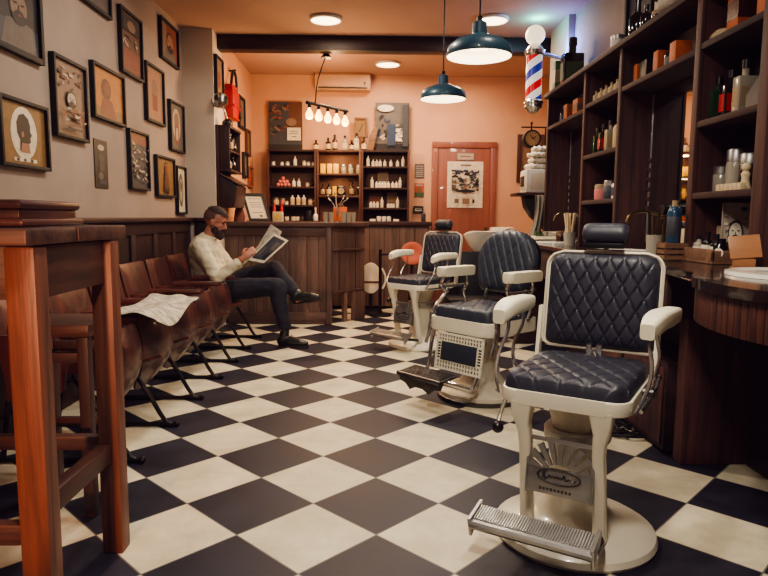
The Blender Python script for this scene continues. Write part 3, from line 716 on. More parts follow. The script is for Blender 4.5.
# ------------------------------------------------------------------ bar table, stool, box
t = thing('bar_table', 'tall old wooden bar table with thick square legs at left front', 'table', (-1.25, 1.85, 0))
g = G(); g.bb(-1.75, -.85, 1.56, 1.83, 1.074, 1.116, .006); g.bb(-1.75, -.846, 1.832, 2.18, 1.074, 1.118, .006); g.build('tabletop', 'table_x', t, world=True)
for (x0, x1, y0, y1) in ((-.945, -.865, 1.62, 1.69), (-.92, -.85, 2.055, 2.125), (-1.72, -1.64, 1.62, 1.69), (-1.72, -1.65, 2.055, 2.125)):
    g = G(); g.bb(x0, x1, y0, y1, 0, 1.07, .010)
    g.build('leg', 'table_z', t, world=True)
g = G(); g.bb(-.91, -.875, 1.69, 2.055, .93, 1.07, .004); g.build('apron', 'table_y', t, world=True)
g = G(); g.bb(-1.64, -.945, 1.64, 1.67, .93, 1.07, .004); g.build('apron', 'table_x', t, world=True)
g = G(); g.bb(-1.65, -.92, 2.075, 2.11, .93, 1.07, .004); g.build('apron', 'table_x', t, world=True)
g = G(); g.bb(-.92, -.875, 1.69, 2.055, .325, .39, .008); g.build('stretcher', 'table_y', t, world=True)
g = G(); g.bb(-1.65, -.92, 2.07, 2.11, .36, .41, .008); g.build('stretcher', 'table_x', t, world=True)
g = G(); g.bb(-1.64, -.945, 1.63, 1.67, .26, .32, .008); g.build('stretcher', 'table_x', t, world=True)
t = thing('moulded_box', 'closed moulded dark wooden box lying on the bar table', 'box', (-1.2, 1.9, 1.12))
g = G()
def ring(z0, z1, o, b): g.bb(-1.46-o, -.955+o, 1.73-o, 2.07+o, z0, z1, b)
ring(1.119, 1.14, .012, .008); g.build('plinth', 'boxwood', t, world=True)
g = G(); ring(1.14, 1.165, -.006, .003); g.build('body', 'boxwood', t, world=True)
g = G(); ring(1.165, 1.192, .006, .013); g.build('lid', 'boxwood', t, world=True)
t = thing('bar_stool', 'dark wooden bar stool tucked behind the bar table', 'stool', (-1.19, 2.45, 0))
g = G(); g.bb(-.16, .14, -.14, .14, .70, .75, .012); g.build('seat', 'table_x', t)
for sx, sy in ((-1, -1), (1, -1), (-1, 1), (1, 1)):
    g = G(); c = Vector((sx*.12-.01, sy*.11, .35)); g.box(c, (.042, .042, .70), bev=.005); g.build('leg', 'wood_z', t)
for y_, z_ in ((-.11, .30), (.11, .30), (-.11, .62), (.11, .62)):
    g = G(); g.bb(-.13, .11, y_-.012, y_+.012, z_-.02, z_+.02, .004); g.build('stretcher', 'wood_x', t)

# ------------------------------------------------------------------ newspaper on the seats
t = G()
P0 = Vector((-1.27, 3.13, .676))
def nf(u, v):
    y = 3.20+.78*u; x = -1.40+.32*v+.03*math.sin(3*u)
    z = .650+.006*math.sin(9*u+2*v)+.005*math.sin(14*v)
    if v > .6: 
        d = (v-.6)/.4; z -= .085*d*d*(.15+.85*math.exp(-((u-.22)/.25)**2)); x -= .02*d*d
    z += .02*max(0, (u-.85)/.15)-.03*max(0, (u-.93)/.07)
    return (x, y, z), (0, 0, 1)
t.sheet(nf, 40, 20, .003); o = t.build('newspaper', 'news', origin=(-1.27, 3.6, .67)); tag(o, 'open newspaper spread across the arms of the empty theatre seats', 'newspaper')

# ------------------------------------------------------------------ reception desk
t = thing('reception_desk', 'rustic plank reception desk with angled right panel behind the man', 'desk', (-.9, 6.9, 0))
A = Vector((-1.58, 6.74)); B = Vector((-.465, 6.74)); Cc = Vector((-.10, 7.15))
def plank_wall(a, b, z0, z1, n, th, seed, name, m):
    g = G(); r = random.Random(seed); d = (b-a); L = d.length; ang = math.atan2(d.y, d.x); x = 0
    ws = [r.uniform(.7, 1.4) for _ in range(n)]; S = sum(ws)
    for w in ws:
        ww = w/S*L; c = a+d.normalized()*(x+ww/2); nrm = Vector((-math.sin(ang), math.cos(ang)))
        c2 = c+nrm*(th/2+r.uniform(-.004, .004)); g.box((c2.x, c2.y, (z0+z1)/2), (ww-.004, th, z1-z0), bev=.004, rot=ang); x += ww
    return g.build(name, m, t, world=True)
plank_wall(A, B, .12, 1.045, 7, .03, 3, 'front_panel', 'desk_z')
g = G(); g.bb(-1.58, -.46, 6.715, 6.745, 0, .13, .006); g.build('plinth', 'desk_x', t, world=True)
g = G(); g.bb(-1.58, -.46, 6.722, 6.745, .95, 1.04, .006); g.build('frieze_board', 'desk_x', t, world=True)
g = G(); g.bb(-.50, -.445, 6.70, 6.80, 0, 1.045, .008); g.build('corner_post', 'desk_z', t, world=True)
plank_wall(B+Vector((.02, .02)), Cc, .33, 1.045, 4, .03, 8, 'side_panel', 'desk_z')
d_ = (Cc-B).normalized(); ang = math.atan2(d_.y, d_.x)
g = G()
for f0, f1 in ((.35, .46), (.62, .98)):
    p = B+(Cc-B)*((f0+f1)/2); g.box((p.x, p.y, .165), ((f1-f0)*.55, .035, .33), bev=.006, rot=ang)
g.build('lower_plank', 'desk_z', t, world=True)
p = (B+Cc)/2; g = G(); g.box((p.x+.01, p.y-.012, .80), (.50, .03, .022), rot=ang, bev=.005); g.box((p.x+.01, p.y-.008, .345), (.50, .025, .02), rot=ang, bev=.005); g.build('batten', 'desk_x', t, world=True)
g = G(); ol = [(-1.582, 6.69), (-.44, 6.69), (-.05, 7.10), (-.05, 7.32), (-.35, 7.32), (-.6, 7.12), (-1.582, 7.12)]
g.prism(ol, .05, TR(0, 0, 1.045), bev=.012); g.build('desk_top', 'desk_x', t, world=True)

# ------------------------------------------------------------------ rear counter and display cabinets
t = thing('rear_counter', 'low plank cabinet along the back wall under the display shelves', 'cabinet', (-.4, 8.1, 0))
g = G(); x = -1.57
while x < .70:
    w = min(.19, .70-x); g.bb(x+.002, x+w-.002, 7.92, 7.95, .03, 1.05, .004); x += .19
g.bb(-1.575, .70, 7.94, 8.39, .03, 1.05); g.build('body', 'desk_z', t, world=True)
g = G(); g.bb(-1.58, .73, 7.88, 8.395, 1.05, 1.10, .01); g.build('counter_top', 'wood_x', t, world=True)
def cabinet(label, x0, x1, zs, mx):
    t = thing('display_cabinet', label, 'display cabinet', ((x0+x1)/2, 8.28, 1.10), 0, 'wooden display shelves on the back wall')
    for x in (x0, x1-.025):
        g = G(); g.bb(x, x+.025, 8.15, 8.385, 1.10, 2.0, .003); g.build('side_panel', mx+'_z', t, world=True)
    g = G(); g.bb(x0, x1, 8.375, 8.39, 1.10, 2.0); g.build('back_panel', 'cabback' if mx == 'cabwood' else 'cabback2', t, world=True)
    for z in list(zs)+[2.0]:
        g = G(); g.bb(x0+.026, x1-.026, 8.155, 8.374, z-.025, z, .003); g.build('shelf', mx+'_x', t, world=True)
    return t
ZL = (1.80, 1.535, 1.305); ZM = (1.705, 1.425); ZR = (1.80, 1.53, 1.275)
cabinet('left display cabinet, dark, with soaps and white bottles', -1.36, -.735, ZL, 'shelfwood')
cabinet('middle display cabinet with two boards, glowing in warm light', -.73, -.165, ZM, 'cabwood')
cabinet('right display cabinet, dark, with rows of white labelled bottles', -.16, .455, ZR, 'shelfwood')
# ------------------------------------------------------------------ small containers
def bottle(label, loc, H, r, body='dkglass', cap='black', lab='paper', group=None, parts=True, neck=.3, name='bottle', cat='bottle', square=False):
    t = thing(name, label, cat, loc, rnd.uniform(-.3, .3) if not square else 0, group)
    hb = H*(1-neck)
    g = G()
    if square:
        g.bb(-r, r, -r*.7, r*.7, 0, hb, r*.2); g.cyl((0, 0, hb-.002), (0, 0, H*.9), r*.35, seg=10)
    else: g.lathe([(0, 0), (r*.92, 0), (r, r*.15), (r, hb*.86), (r*.8, hb*.96), (r*.38, hb+.1*neck*H), (r*.34, H*.9), (0, H*.9)], seg=14)
    g.build('body', body, t)
    if not parts: return t
    g = G(); g.lathe([(0, H*.84), (r*.42, H*.84), (r*.42, H), (0, H)], seg=12); g.build('cap', cap, t)
    if lab:
        g = G()
        if square: g.bb(-r*.8, r*.8, -r*.72, r*.72, hb*.2, hb*.72); g.bb(-r*1.02, r*1.02, -r*.5, r*.5, hb*.2, hb*.72)
        else: g.lathe([(r*1.0, hb*.18), (r*1.025, hb*.19), (r*1.025, hb*.72), (r*1.0, hb*.73)], seg=14)
        g.build('label', lab, t)
    return t
def jar(label, loc, H, r, body='white', lid='steel', group=None, name='jar', cat='jar'):
    t = thing(name, label, cat, loc, 0, group)
    g = G(); g.lathe([(0, 0), (r*.9, 0), (r, H*.1), (r, H*.66), (r*.9, H*.72), (0, H*.72)], seg=14); g.build('body', body, t)
    g = G(); g.lathe([(0, H*.71), (r*.96, H*.71), (r*.96, H*.96), (r*.85, H), (0, H)], seg=14); g.build('lid', lid, t)
    return t
def cbox(label, loc, d, m='amber', rz=0, name='box', cat='box', group=None, panel=None):
    t = thing(name, label, cat, loc, rz, group)
    g = G(); g.box((0, 0, d[2]/2), d, bev=.003); g.build('carton', m, t)
    if panel: g = G(); g.box((-.002, -.002, d[2]*.5), (d[0]*.98, d[1]*.98, d[2]*.4)); g.box((0, 0, d[2]*.55), (d[0]+.003, d[1]*.7, d[2]*.35)); g.box((0, 0, d[2]*.55), (d[0]*.7, d[1]+.003, d[2]*.35)); g.build('label', panel, t)
    return t
def ux(u): return (u-371.7)*.01302
YB = 8.25
# left cabinet
gp = 'white jars on the top shelf of the left display cabinet'
j0 = None
for u, h in ((272.5, .06), (281, .055), (286.5, .055), (303, .07), (307, .055), (312, .05)):
    jar('small white jar on the top shelf of the left display cabinet', (ux(u), YB, ZL[0]), h, .024, group=gp)
bottle('taller white bottle alone among the jars, top shelf of the left display cabinet', (ux(294), YB, ZL[0]), .13, .024, 'white', 'steel', None)
gp = 'pink soap balls heaped on the second shelf of the left cabinet'; k0 = None
for (du, dz) in ((-7, 0), (-3.5, 0), (0, 0), (3.5, 0), (-5, .04), (-1.5, .04), (1.8, .04), (-2, .08)):
    if k0 is None:
        g = G(); g.ball((0, 0, 0), .026, 12); k0 = g.build('soap_ball', 'pink', origin=None); tag(k0, 'pink soap ball in the heap on the second shelf of the left cabinet', 'soap', gp); k = k0
    else: k = dup(k0)
    k.location = (ux(284+du), YB+rnd.uniform(-.01, .01), ZL[1]+.026+dz)
bottle('left white bottle of the pair beside the pink soap heap', (ux(292.5), YB, ZL[1]), .11, .025, 'white', 'tan', None)
bottle('right white bottle of the pair beside the pink soap heap', (ux(297.5), YB, ZL[1]), .11, .025, 'white', 'tan', None)
jar('small pale jar right on the second shelf of the left cabinet', (ux(306), YB, ZL[1]), .06, .026, 'card')
bottle('dark pointed bottle at the right end of the second shelf, left cabinet', (ux(310.5), YB, ZL[1]), .15, .022, 'dkglass', 'black', None, neck=.55)
jar('round pale pot at the left end of the third shelf, left cabinet', (ux(275), YB, ZL[2]), .09, .036, 'card')
jar('pinkish jar on the third shelf beside the round pale pot', (ux(281.5), YB, ZL[2]), .085, .03, 'pink')
jar('small white jar in front of the pinkish jar, third shelf', (ux(285.5), YB-.05, ZL[2]), .05, .024)
for u in (291, 296.8, 302.3): bottle('white oval bottle in the row of three on the third shelf, left cabinet', (ux(u), YB, ZL[2]), .125, .028, 'white', 'white', 'card', group='three white oval bottles', neck=.2)
jar('large pale jar right of the three oval bottles', (ux(309), YB, ZL[2]), .08, .034, 'card')
jar('small grey jar at the right end of the third shelf, left cabinet', (ux(313), YB-.04, ZL[2]), .06, .022, 'dullsteel')
gp = 'grey and white jars on the counter under the left cabinet'
for u in (285.5, 292, 296, 301, 306, 311): jar('grey lidded jar on the counter under the left display cabinet', (ux(u), YB-.03, 1.10), .075, .03, 'creamdull' if u < 300 else 'dullsteel', 'black', group=gp)
# middle cabinet
for u in (321.5, 328, 334.3): cbox('yellow carton in the row of three on the upper shelf of the glowing cabinet', (ux(u), YB, ZM[0]), (.065, .05, .125), 'yellowbox', group='three yellow cartons')
for u in (342, 349, 356.5): jar('clear lidded jar beside the yellow cartons on the glowing upper shelf', (ux(u), YB, ZM[0]), .115, .033, 'clearbottle', 'steel', group='clear jars beside the yellow cartons')
bottle('brown bottle at the left end of the lower glowing shelf', (ux(321), YB, ZM[1]), .15, .03, 'brownglass', 'black', 'tan')
bottle('dark bottle left of the yellow carton on the lower glowing shelf', (ux(327), YB, ZM[1]), .16, .03, 'dkglass', 'black', 'card')
cbox('single yellow carton on the lower glowing shelf', (ux(333), YB, ZM[1]), (.055, .05, .12), 'yellowbox')
t = thing('medallion_box', 'dark square box with a round pale medallion on the lower glowing shelf', 'box', (ux(339.5), YB-.03, ZM[1]))
g = G(); g.bb(-.055, .055, -.03, .03, 0, .12, .004); g.build('carton', 'dkglass', t)
g = G(); g.cyl((0, -.03, .06), (0, -.034, .06), .042, seg=20); g.build('medallion', 'tan', t)
bottle('tall brown bottle right of the medallion box', (ux(350), YB, ZM[1]), .18, .032, 'brownglass', 'black', 'tan')
bottle('dark square bottle at the right end of the lower glowing shelf', (ux(357), YB, ZM[1]), .16, .028, 'dkglass', 'black', None, square=True)
# right cabinet bottle rows
def row(us, z, H, label, group):
    p = None
    for u in us:
        if p is None: p = bottle(label, (ux(u), YB, z), H, .021, 'white', 'black', 'paper', group, neck=.35)
        else: dup(p, (ux(u), YB, z))
row((371, 374.6, 378, 382.5, 388.5, 395), ZR[0], .105, 'short white bottle with dark cap on the top shelf of the right cabinet', 'short bottles, top shelf of the right cabinet')
row((366, 400.5), ZR[0], .16, 'tall white bottle at an end of the top shelf of the right cabinet', 'tall bottles, top shelf of the right cabinet')
row((374.5, 377.5, 380.3, 383, 386.3, 390.5, 394), ZR[1], .10, 'short white bottle with dark cap on the second shelf of the right cabinet', 'short bottles, second shelf of the right cabinet')
row((370, 397.8), ZR[1], .165, 'tall white bottle at an end of the second shelf of the right cabinet', 'tall bottles, second shelf of the right cabinet')
row((368.8, 372, 375.5), ZR[2], .10, 'short white bottle at the left of the third shelf of the right cabinet', 'short bottles, third shelf of the right cabinet')
row((380,), ZR[2], .165, 'tall white bottle in the middle of the third shelf of the right cabinet', None)
row((395.5,), ZR[2], .165, 'tall white bottle at the right of the third shelf of the right cabinet', None)
row((386.3, 388.8, 391.3), ZR[2], .07, 'tiny white bottle in front of the pale card on the third shelf', 'tiny bottles before the pale card')
picture('pale card standing behind the bottles on the third shelf of the right cabinet', (ux(390), 8.36, ZR[2]+.105), 0, .13, .20, [(SQ, TA), (bar(.15, .85, .5, .85), OC)], INK, fw=0, name='display_card', cat='card')
picture('rust coloured card behind the short bottles, left of the third shelf', (ux(373), 8.36, ZR[2]+.10), 0, .17, .19, [(SQ, BR), (bar(.1, .9, .3, .8), RU)], INK, fw=0, name='display_card', cat='card')
picture('grey card standing behind the bottles on the second shelf of the right cabinet', (ux(381), 8.36, ZR[1]+.11), 0, .14, .21, [(SQ, TA), (bar(.1, .9, .5, .8), GR), (bar(.1, .9, .2, .4), LI)], INK, fw=0, name='display_card', cat='card')
for u in (377, 382, 387): jar('white jar with black lid on the counter under the right cabinet', (ux(u), YB-.03, 1.10), .09, .03, 'white', 'black', group='white jars under the right cabinet')
cbox('flat white box left of the jars under the right cabinet', (ux(370.8), YB-.03, 1.10), (.075, .06, .03), 'paper')
cbox('flat white box right of the jars under the right cabinet', (ux(394), YB-.03, 1.10), (.075, .06, .03), 'paper')
cbox('little dark box at the right end of the rear counter', (.64, 8.15, 1.10), (.055, .06, .105), 'dullsteel')
# things on top of the cabinets
def canvas(label, x0, x1, layers, card):
    w = x1-x0
    t = picture(label, ((x0+x1)/2, 8.33, 2.31), 0, w, .615, layers, INK, fw=0, name='poster_panel', cat='poster')
    return t
canvas('large dark tinted barbershop photo panel standing above the left display cabinet', -1.355, -.925, [(SQ, SL), (bar(.6, 1, .35, 1), BR)]+scribble(.03, .6, .3, .95, 40, [GR, RU, BR, D_, TA], 31, .02, .06)+[(ell(.68, .58, .16, .08), TA), (bar(0, 1, 0, .12), D_)], None)
canvas('large dark blue tinted photo panel standing above the right display cabinet', .015, .455, [(SQ, GR), (bar(0, 1, 0, .16), D_)]+scribble(.03, .97, .2, .75, 40, [SL, BL, LI, D_, GR], 33, .03, .08)+[(bar(.35, .6, .12, .55), BL), (ell(.3, .88, .24, .07), WH), (bar(.8, .97, .1, .95), SL)], None)
for lb, x in (('white certificate with lettering hung on the dark panel above the left cabinet', -1.03), ('white certificate with lettering hung on the dark panel above the right cabinet', .345)):
    picture(lb, (x, 8.312, 2.21), 0, .175, .16, [(SQ, WH), (bar(.2, .8, .7, .76), GR), (bar(.15, .85, .5, .56), TA), (bar(.3, .7, .25, .32), GR)], INK, fw=.004, fd=.008, frame='paper', name='certificate', cat='certificate')
# small clock-like frame, bottles on top
picture('square wooden frame with a slanting dark hand shape, above the middle cabinet', (-.17, 8.34, 2.30), 0, .17, .25, [(SQ, OC), ([(.25, .25), (.32, .2), (.75, .7), (.7, .76)], D_)], INK, fw=.022, frame='crate', name='square_frame', cat='picture')
for i, (u, h, b_, lb) in enumerate(((314.5, .13, 'brownglass', 'leftmost small brown bottle above the middle cabinet'), (326.5, .16, 'dkglass', 'dark bottle under the glowing bulbs, second from the left above the cabinet'), (333, .20, 'brownglass', 'tallest brown bottle under the glowing bulbs'), (343, .19, 'clearbottle', 'pale bottle in the middle above the glowing cabinet'), (349.5, .13, 'dkglass', 'short dark bottle above the glowing cabinet'), (354.5, .22, 'clearbottle', 'big pale square bottle in front of the wooden frame'), (361.8, .17, 'brownglass', 'brown bottle at the right end above the middle cabinet'))):
    bottle(lb, (ux(u), 8.26, 2.0), h, .035, b_, 'black', 'card', square=(i in (3, 5)))
t = thing('leaning_board', 'narrow wooden board leaning against the right photo panel', 'board', (-.02, 8.24, 2.0), 0)
g = G(); g.prism([(-.07, 0), (.01, 0), (.07, .28), (.02, .30), (-.04, .18)], .018, XZ, bev=.004); g.build('board', 'crate', t)
# things on the reception desk
t = thing('framed_certificate', 'brown framed white certificate leaning on the reception desk', 'certificate', (-1.26, 6.97, 1.095), R(6))
a0, ux_, uv = Vector((-.10, 0, .004)), Vector((.235, .02, 0)), Vector((-.09, .10, .30))
def pf(g, a, b, c, d, off, mi=0):
    n_ = ux_.cross(uv).normalized()*off
    g.bm.faces.new([g.bm.verts.new(a0+ux_*p+uv*q+n_) for p, q in ((a, c), (b, c), (b, d), (a, d))]).material_index = mi
def slab(g, a, b, c, d, o0, o1):
    n_ = ux_.cross(uv).normalized(); vs = [g.bm.verts.new(a0+ux_*p+uv*q+n_*o) for o in (o0, o1) for p, q in ((a, c), (b, c), (b, d), (a, d))]
    for f in ((3, 2, 1, 0), (4, 5, 6, 7), (0, 1, 5, 4), (1, 2, 6, 5), (2, 3, 7, 6), (3, 0, 4, 7)): g.bm.faces.new([vs[i] for i in f])
g = G(); slab(g, 0, 1, 0, .09, 0, .018); slab(g, 0, 1, .91, 1, 0, .018); slab(g, 0, .12, .09, .91, 0, .018); slab(g, .88, 1, .09, .91, 0, .018); g.build('frame', 'blackframe', t)
g = G(); slab(g, .115, .885, .085, .915, .002, .008); g.build('certificate_sheet', 'paper', t)
g = G()
for q in (.3, .5, .58, .66, .8): slab(g, .25, .75, q, q+.02, .0082, .0086)
slab(g, .55, .68, .15, .22, .0082, .0086); g.build('certificate_text', 'i_grey', t)
t = thing('gift_set', 'cream gift box with two red capped bottles on the reception desk', 'gift set', (-1.04, 6.92, 1.095))
g = G(); g.bb(-.055, .055, -.035, .035, 0, .11, .006); g.build('carton', 'card', t)
g = G(); g.cyl((0, -.035, .06), (0, -.038, .06), .03, seg=16); g.build('badge', 'yellowbox', t)
for sx in (-1, 1): g = G(); g.lathe([(0, .10), (.018, .10), (.018, .15), (.008, .18), (.008, .20), (0, .205)], (sx*.04, 0, 0), 12); g.build('red_bottle', 'redlabel', t)
t = thing('wooden_paddle', 'brown rounded wooden paddle standing on the reception desk', 'paddle', (-1.47, 6.93, 1.095))
g = G(); P = [(-.05, 0), (.07, 0), (.075, .06), (.05, .13), (.02, .20), (-.01, .20), (-.04, .12)]; g.prism(P, .02, RX(R(80)), bev=.004); g.build('blade', 'doorwood', t)
g = G(); g.cyl((.005, -.01, .18), (.005, .03, .30), .01); g.build('handle', 'cabwood_z', t)
# wire stand with tumblers
t = thing('wire_stand', 'slender wire stand branching upward on the reception desk', 'stand', (-.40, 7.0, 1.095))
g = G(); g.cyl((0, 0, 0), (0, 0, .012), .06, seg=20)
for k in range(7):
    a = 2*PI*k/7; g.tube([(0, 0, .01), (.01*math.cos(a), .01*math.sin(a), .12), (.06*math.cos(a), .06*math.sin(a), .22), (.11*math.cos(a), .11*math.sin(a), .25+.03*(k % 3))], .004, 6, smooth=2)
    g.ball((.11*math.cos(a), .11*math.sin(a), .255+.03*(k % 3)), .012, 8)
g.build('wires', 'steel', t)
gl = None
for (x, y, i) in ((-.52, 6.92, 0), (-.46, 6.90, 1), (-.33, 6.93, 2), (-.28, 6.98, 3), (-.23, 7.04, 4)):
    if gl is None:
        g = G(); g.lathe([(0, 0), (.026, 0), (.032, .11), (.029, .11), (.024, .008), (0, .008)], seg=16); gl = g.build('tumbler', 'clearbottle'); tag(gl, 'clear tumbler glass in the group on the reception desk by the wire stand', 'glass', 'tumblers on the reception desk'); k = gl
    else: k = dup(gl)
    k.location = (x, y, 1.095)
t = thing('paper_bag', 'orange brown paper bag on the rear counter under the glowing cabinet', 'bag', (-.43, 8.2, 1.10))
g = G(); g.bb(-.09, .09, -.05, .05, 0, .18, .008); g.build('bag', 'amber', t); g = G(); g.tube([(-.04, -.03, .18), (-.03, -.03, .22), (.03, -.03, .22), (.04, -.03, .18)], .004, 6, smooth=2); g.build('handle', 'tan', t)
jar('pink lidded pot on the rear counter left of the orange bag', (-.62, 8.15, 1.10), .10, .035, 'pink', 'steel')
bottle('white spray bottle on the rear counter by the dark holder', (-.74, 8.1, 1.10), .17, .03, 'white', 'white', None, neck=.5)
cbox('dark upright holder box on the rear counter', (-.82, 8.08, 1.10), (.06, .06, .13), 'black')

# ------------------------------------------------------------------ rear left wall things
t = thing('wall_cabinet', 'dark antique wooden wall cabinet with slanted lid beyond the pier', 'cabinet', (XR, 6.72, 1.2))
def wb(g, y0, y1, x0, x1, z0, z1, b=.006): g.bb(XR+x0, XR+x1, y0, y1, z0, z1, b)
g = G(); wb(g, 6.45, 6.98, 0, .03, 1.24, 2.06); g.build('back_board', 'wood_z', t, world=True)
g = G(); wb(g, 6.46, 6.48, .03, .14, 1.62, 2.04); wb(g, 6.955, 6.98, .03, .14, 1.62, 2.04); wb(g, 6.46, 6.98, .03, .15, 2.03, 2.06); wb(g, 6.48, 6.955, .03, .14, 1.80, 1.82); wb(g, 6.46, 6.98, .03, .15, 1.60, 1.625); g.build('shelf_case', 'wood_z', t, world=True)
g = G(); P = [(0, 1.24), (.17, 1.24), (.20, 1.46), (.03, 1.56), (0, 1.56)]; g.prism([(XR+x, z) for x, z in P], .48, TR(0, 6.96, 0) @ XZ, bev=.005); g.build('slanted_chest', 'wood_z', t, world=True)
g = G(); g.prism([(.02, 1.575), (.21, 1.47), (.215, 1.485), (.02, 1.595)], .52, TR(XR, 6.98, 0) @ XZ, bev=.003); g.build('lid', 'desk_x', t, world=True)
for i, (y, z, h, lb) in enumerate(((6.56, 1.82, .16, 'left bottle on the upper shelf of the antique wall cabinet'), (6.69, 1.82, .18, 'middle bottle on the upper shelf of the antique wall cabinet'), (6.84, 1.82, .15, 'right bottle on the upper shelf of the antique wall cabinet'), (6.60, 1.625, .14, 'left bottle on the lower shelf of the antique wall cabinet'), (6.80, 1.625, .15, 'right bottle on the lower shelf of the antique wall cabinet'))):
    bottle(lb, (XR+.09, y, z), h, .035, 'dkglass', 'black', 'tan' if i % 2 else None)
t = thing('red_box', 'red metal box with a dark strap hung high on the rear left wall', 'box', (XR, 7.1, 2.2))
g = G(); g.bb(XR, XR+.10, 6.86, 7.20, 2.19, 2.50, .03); g.build('box_body', 'red', t, world=True)
g = G(); g.bb(XR, XR+.108, 6.855, 7.205, 2.31, 2.335, .004); g.build('band', 'red', t, world=True)
g = G(); g.bb(XR, XR+.085, 6.90, 7.16, 2.495, 2.55, .015); g.build('lid', 'red', t, world=True)
g = G(); g.tube([(XR+.05, 6.98, 2.54), (XR+.05, 7.06, 2.70), (XR+.05, 7.14, 2.74), (XR+.06, 7.22, 2.66), (XR+.06, 7.22, 2.4), (XR+.11, 7.12, 2.22)], .016, 8, smooth=2); g.build('strap', 'black', t, world=True)
g = G(); g.cyl((XR, 7.12, 2.725), (XR+.075, 7.12, 2.735), .008); g.build('hook', 'iron', t, world=True)
t = thing('wall_lamp', 'old silver wall lamp with round reflector and black ball end', 'lamp', (XR, 6.55, 2.3))
g = G(); g.lathe([(.0, 0), (.03, .0), (.075, .05), (.085, .09), (.078, .09), (.03, .02), (0, .02)], (XR+.06, 6.50, 2.26), 18, T=RX(R(70))); g.build('reflector', 'chrome', t, world=True)
g = G(); g.tube([(XR, 6.55, 2.25), (XR+.06, 6.53, 2.25), (XR+.09, 6.52, 2.18), (XR+.10, 6.55, 2.12)], .01, 6, smooth=1); g.build('arm', 'steel', t, world=True)
g = G(); g.ball((XR+.10, 6.56, 2.08), .055, 14); g.build('ball_end', 'black', t, world=True)

# air conditioner
t = thing('air_conditioner', 'white split air conditioner high on the back wall', 'air conditioner', (-.40, 8.4, 2.715))
g = G(); P = [(0, 0), (-.17, .0), (-.20, .05), (-.20, .18), (-.17, .215), (0, .215)]; g.prism(P, .70, TR(-.35, 0, .04) @ Matrix(((0, 0, 1, 0), (1, 0, 0, 0), (0, 1, 0, 0), (0, 0, 0, 1))), bev=.006); g.build('casing', 'acbody', t)
g = G(); g.bb(-.31, .31, -.205, -.17, .055, .068); g.build('louver', 'dullsteel', t); g = G(); g.bb(.27, .29, -.206, -.19, .10, .13); g.build('panel_badge', 'dullsteel', t)
# linear bulb lamp
t = thing('bulb_bar_lamp', 'hanging iron bar lamp with five bare glowing bulbs', 'lamp', (-.5, 6.95, 2.3))
p0, p1 = Vector((-.70, 6.72, 2.33)), Vector((-.30, 7.25, 2.33)); dr = (p1-p0)
g = G(); g.tube([p0, p1], .018, 8); g.build('bar', 'iron', t, world=True)
g = G(); g.tube([(-.50, 6.78, 2.82), (-.55, 6.80, 2.70), (-.60, 6.80, 2.55), (-.62, 6.82, 2.34)], .006, 6, smooth=1); g.cyl((-.50, 6.78, 2.79), (-.50, 6.78, 2.825), .06, .035); g.build('cord', 'iron', t, world=True)
for k in range(5):
    p = p0+dr*(.06+.22*k)
    g = G(); g.cyl(p, p-Vector((0, 0, .05)), .018); s_ = g.build('socket', 'iron', t, world=True)
    g = G(); g.lathe([(0, 0), (.012, 0), (.016, -.02), (.040, -.065), (.036, -.10), (.018, -.118), (0, -.12)], p-Vector((0, 0, .048)), 16); g.build('bulb', 'bulb', s_, world=True)
# ceiling disc lamps
def disc(label, x, y):
    t = thing('ceiling_lamp', label, 'ceiling lamp', (x, y, ZC), 0, None)
    g = G(); g.lathe([(.14, 0), (.15, -.004), (.15, -.022), (.135, -.028), (.135, 0)], seg=28); g.build('ring', 'white', t)
    g = G(); g.lathe([(0, -.03), (.08, -.028), (.135, -.02), (.135, -.012), (0, -.012)], seg=28); g.build('diffuser', 'discglow', t)
disc('round glowing ceiling lamp at the left, between the beams', -.45, 6.05)
disc('round glowing ceiling lamp behind the big blue pendant', 1.08, 6.0)
disc('round glowing ceiling lamp at the back above the air conditioner', .16, 7.72)
# pendants
def pendant(label, x, y, zr, ztop):
    t = thing('pendant_lamp', label, 'pendant lamp', (x, y, zr))
    prof = [(.165, 0), (.168, .012), (.158, .05), (.125, .078), (.07, .098), (.038, .112), (.036, .165), (.02, .175), (0, .175)]
    g = G(); g.lathe(prof+[], seg=36); g.build('lamp_shade', 'pendant', t)
    inn = [(.163, .001), (.154, .046), (.12, .072), (.065, .092), (.0, .10)]
    g = G(); g.lathe(inn, seg=36); g.build('shade_lining', 'pendin', t)
    g = G(); g.lathe([(0, .035), (.045, .038), (.05, .06), (.03, .085), (0, .09)], seg=18); g.build('bulb', 'discglow', t)
    g = G(); g.cyl((0, 0, .17), (0, 0, .20), .012); g.cyl((0, 0, .19), (0, 0, ztop-zr), .0045, seg=8); g.build('cord', 'iron', t)
    g = G(); g.lathe([(0, ztop-zr-.075), (.028, ztop-zr-.07), (.045, ztop-zr-.03), (.045, ztop-zr), (0, ztop-zr)], seg=18); g.build('ceiling_cup', 'iron', t)
    return t
pendant('larger, nearer petrol blue pendant lamp', .535, 3.33, 1.97, ZC)
pendant('smaller, farther petrol blue pendant lamp hung from the beam', .50, 4.70, 2.005, 2.824)
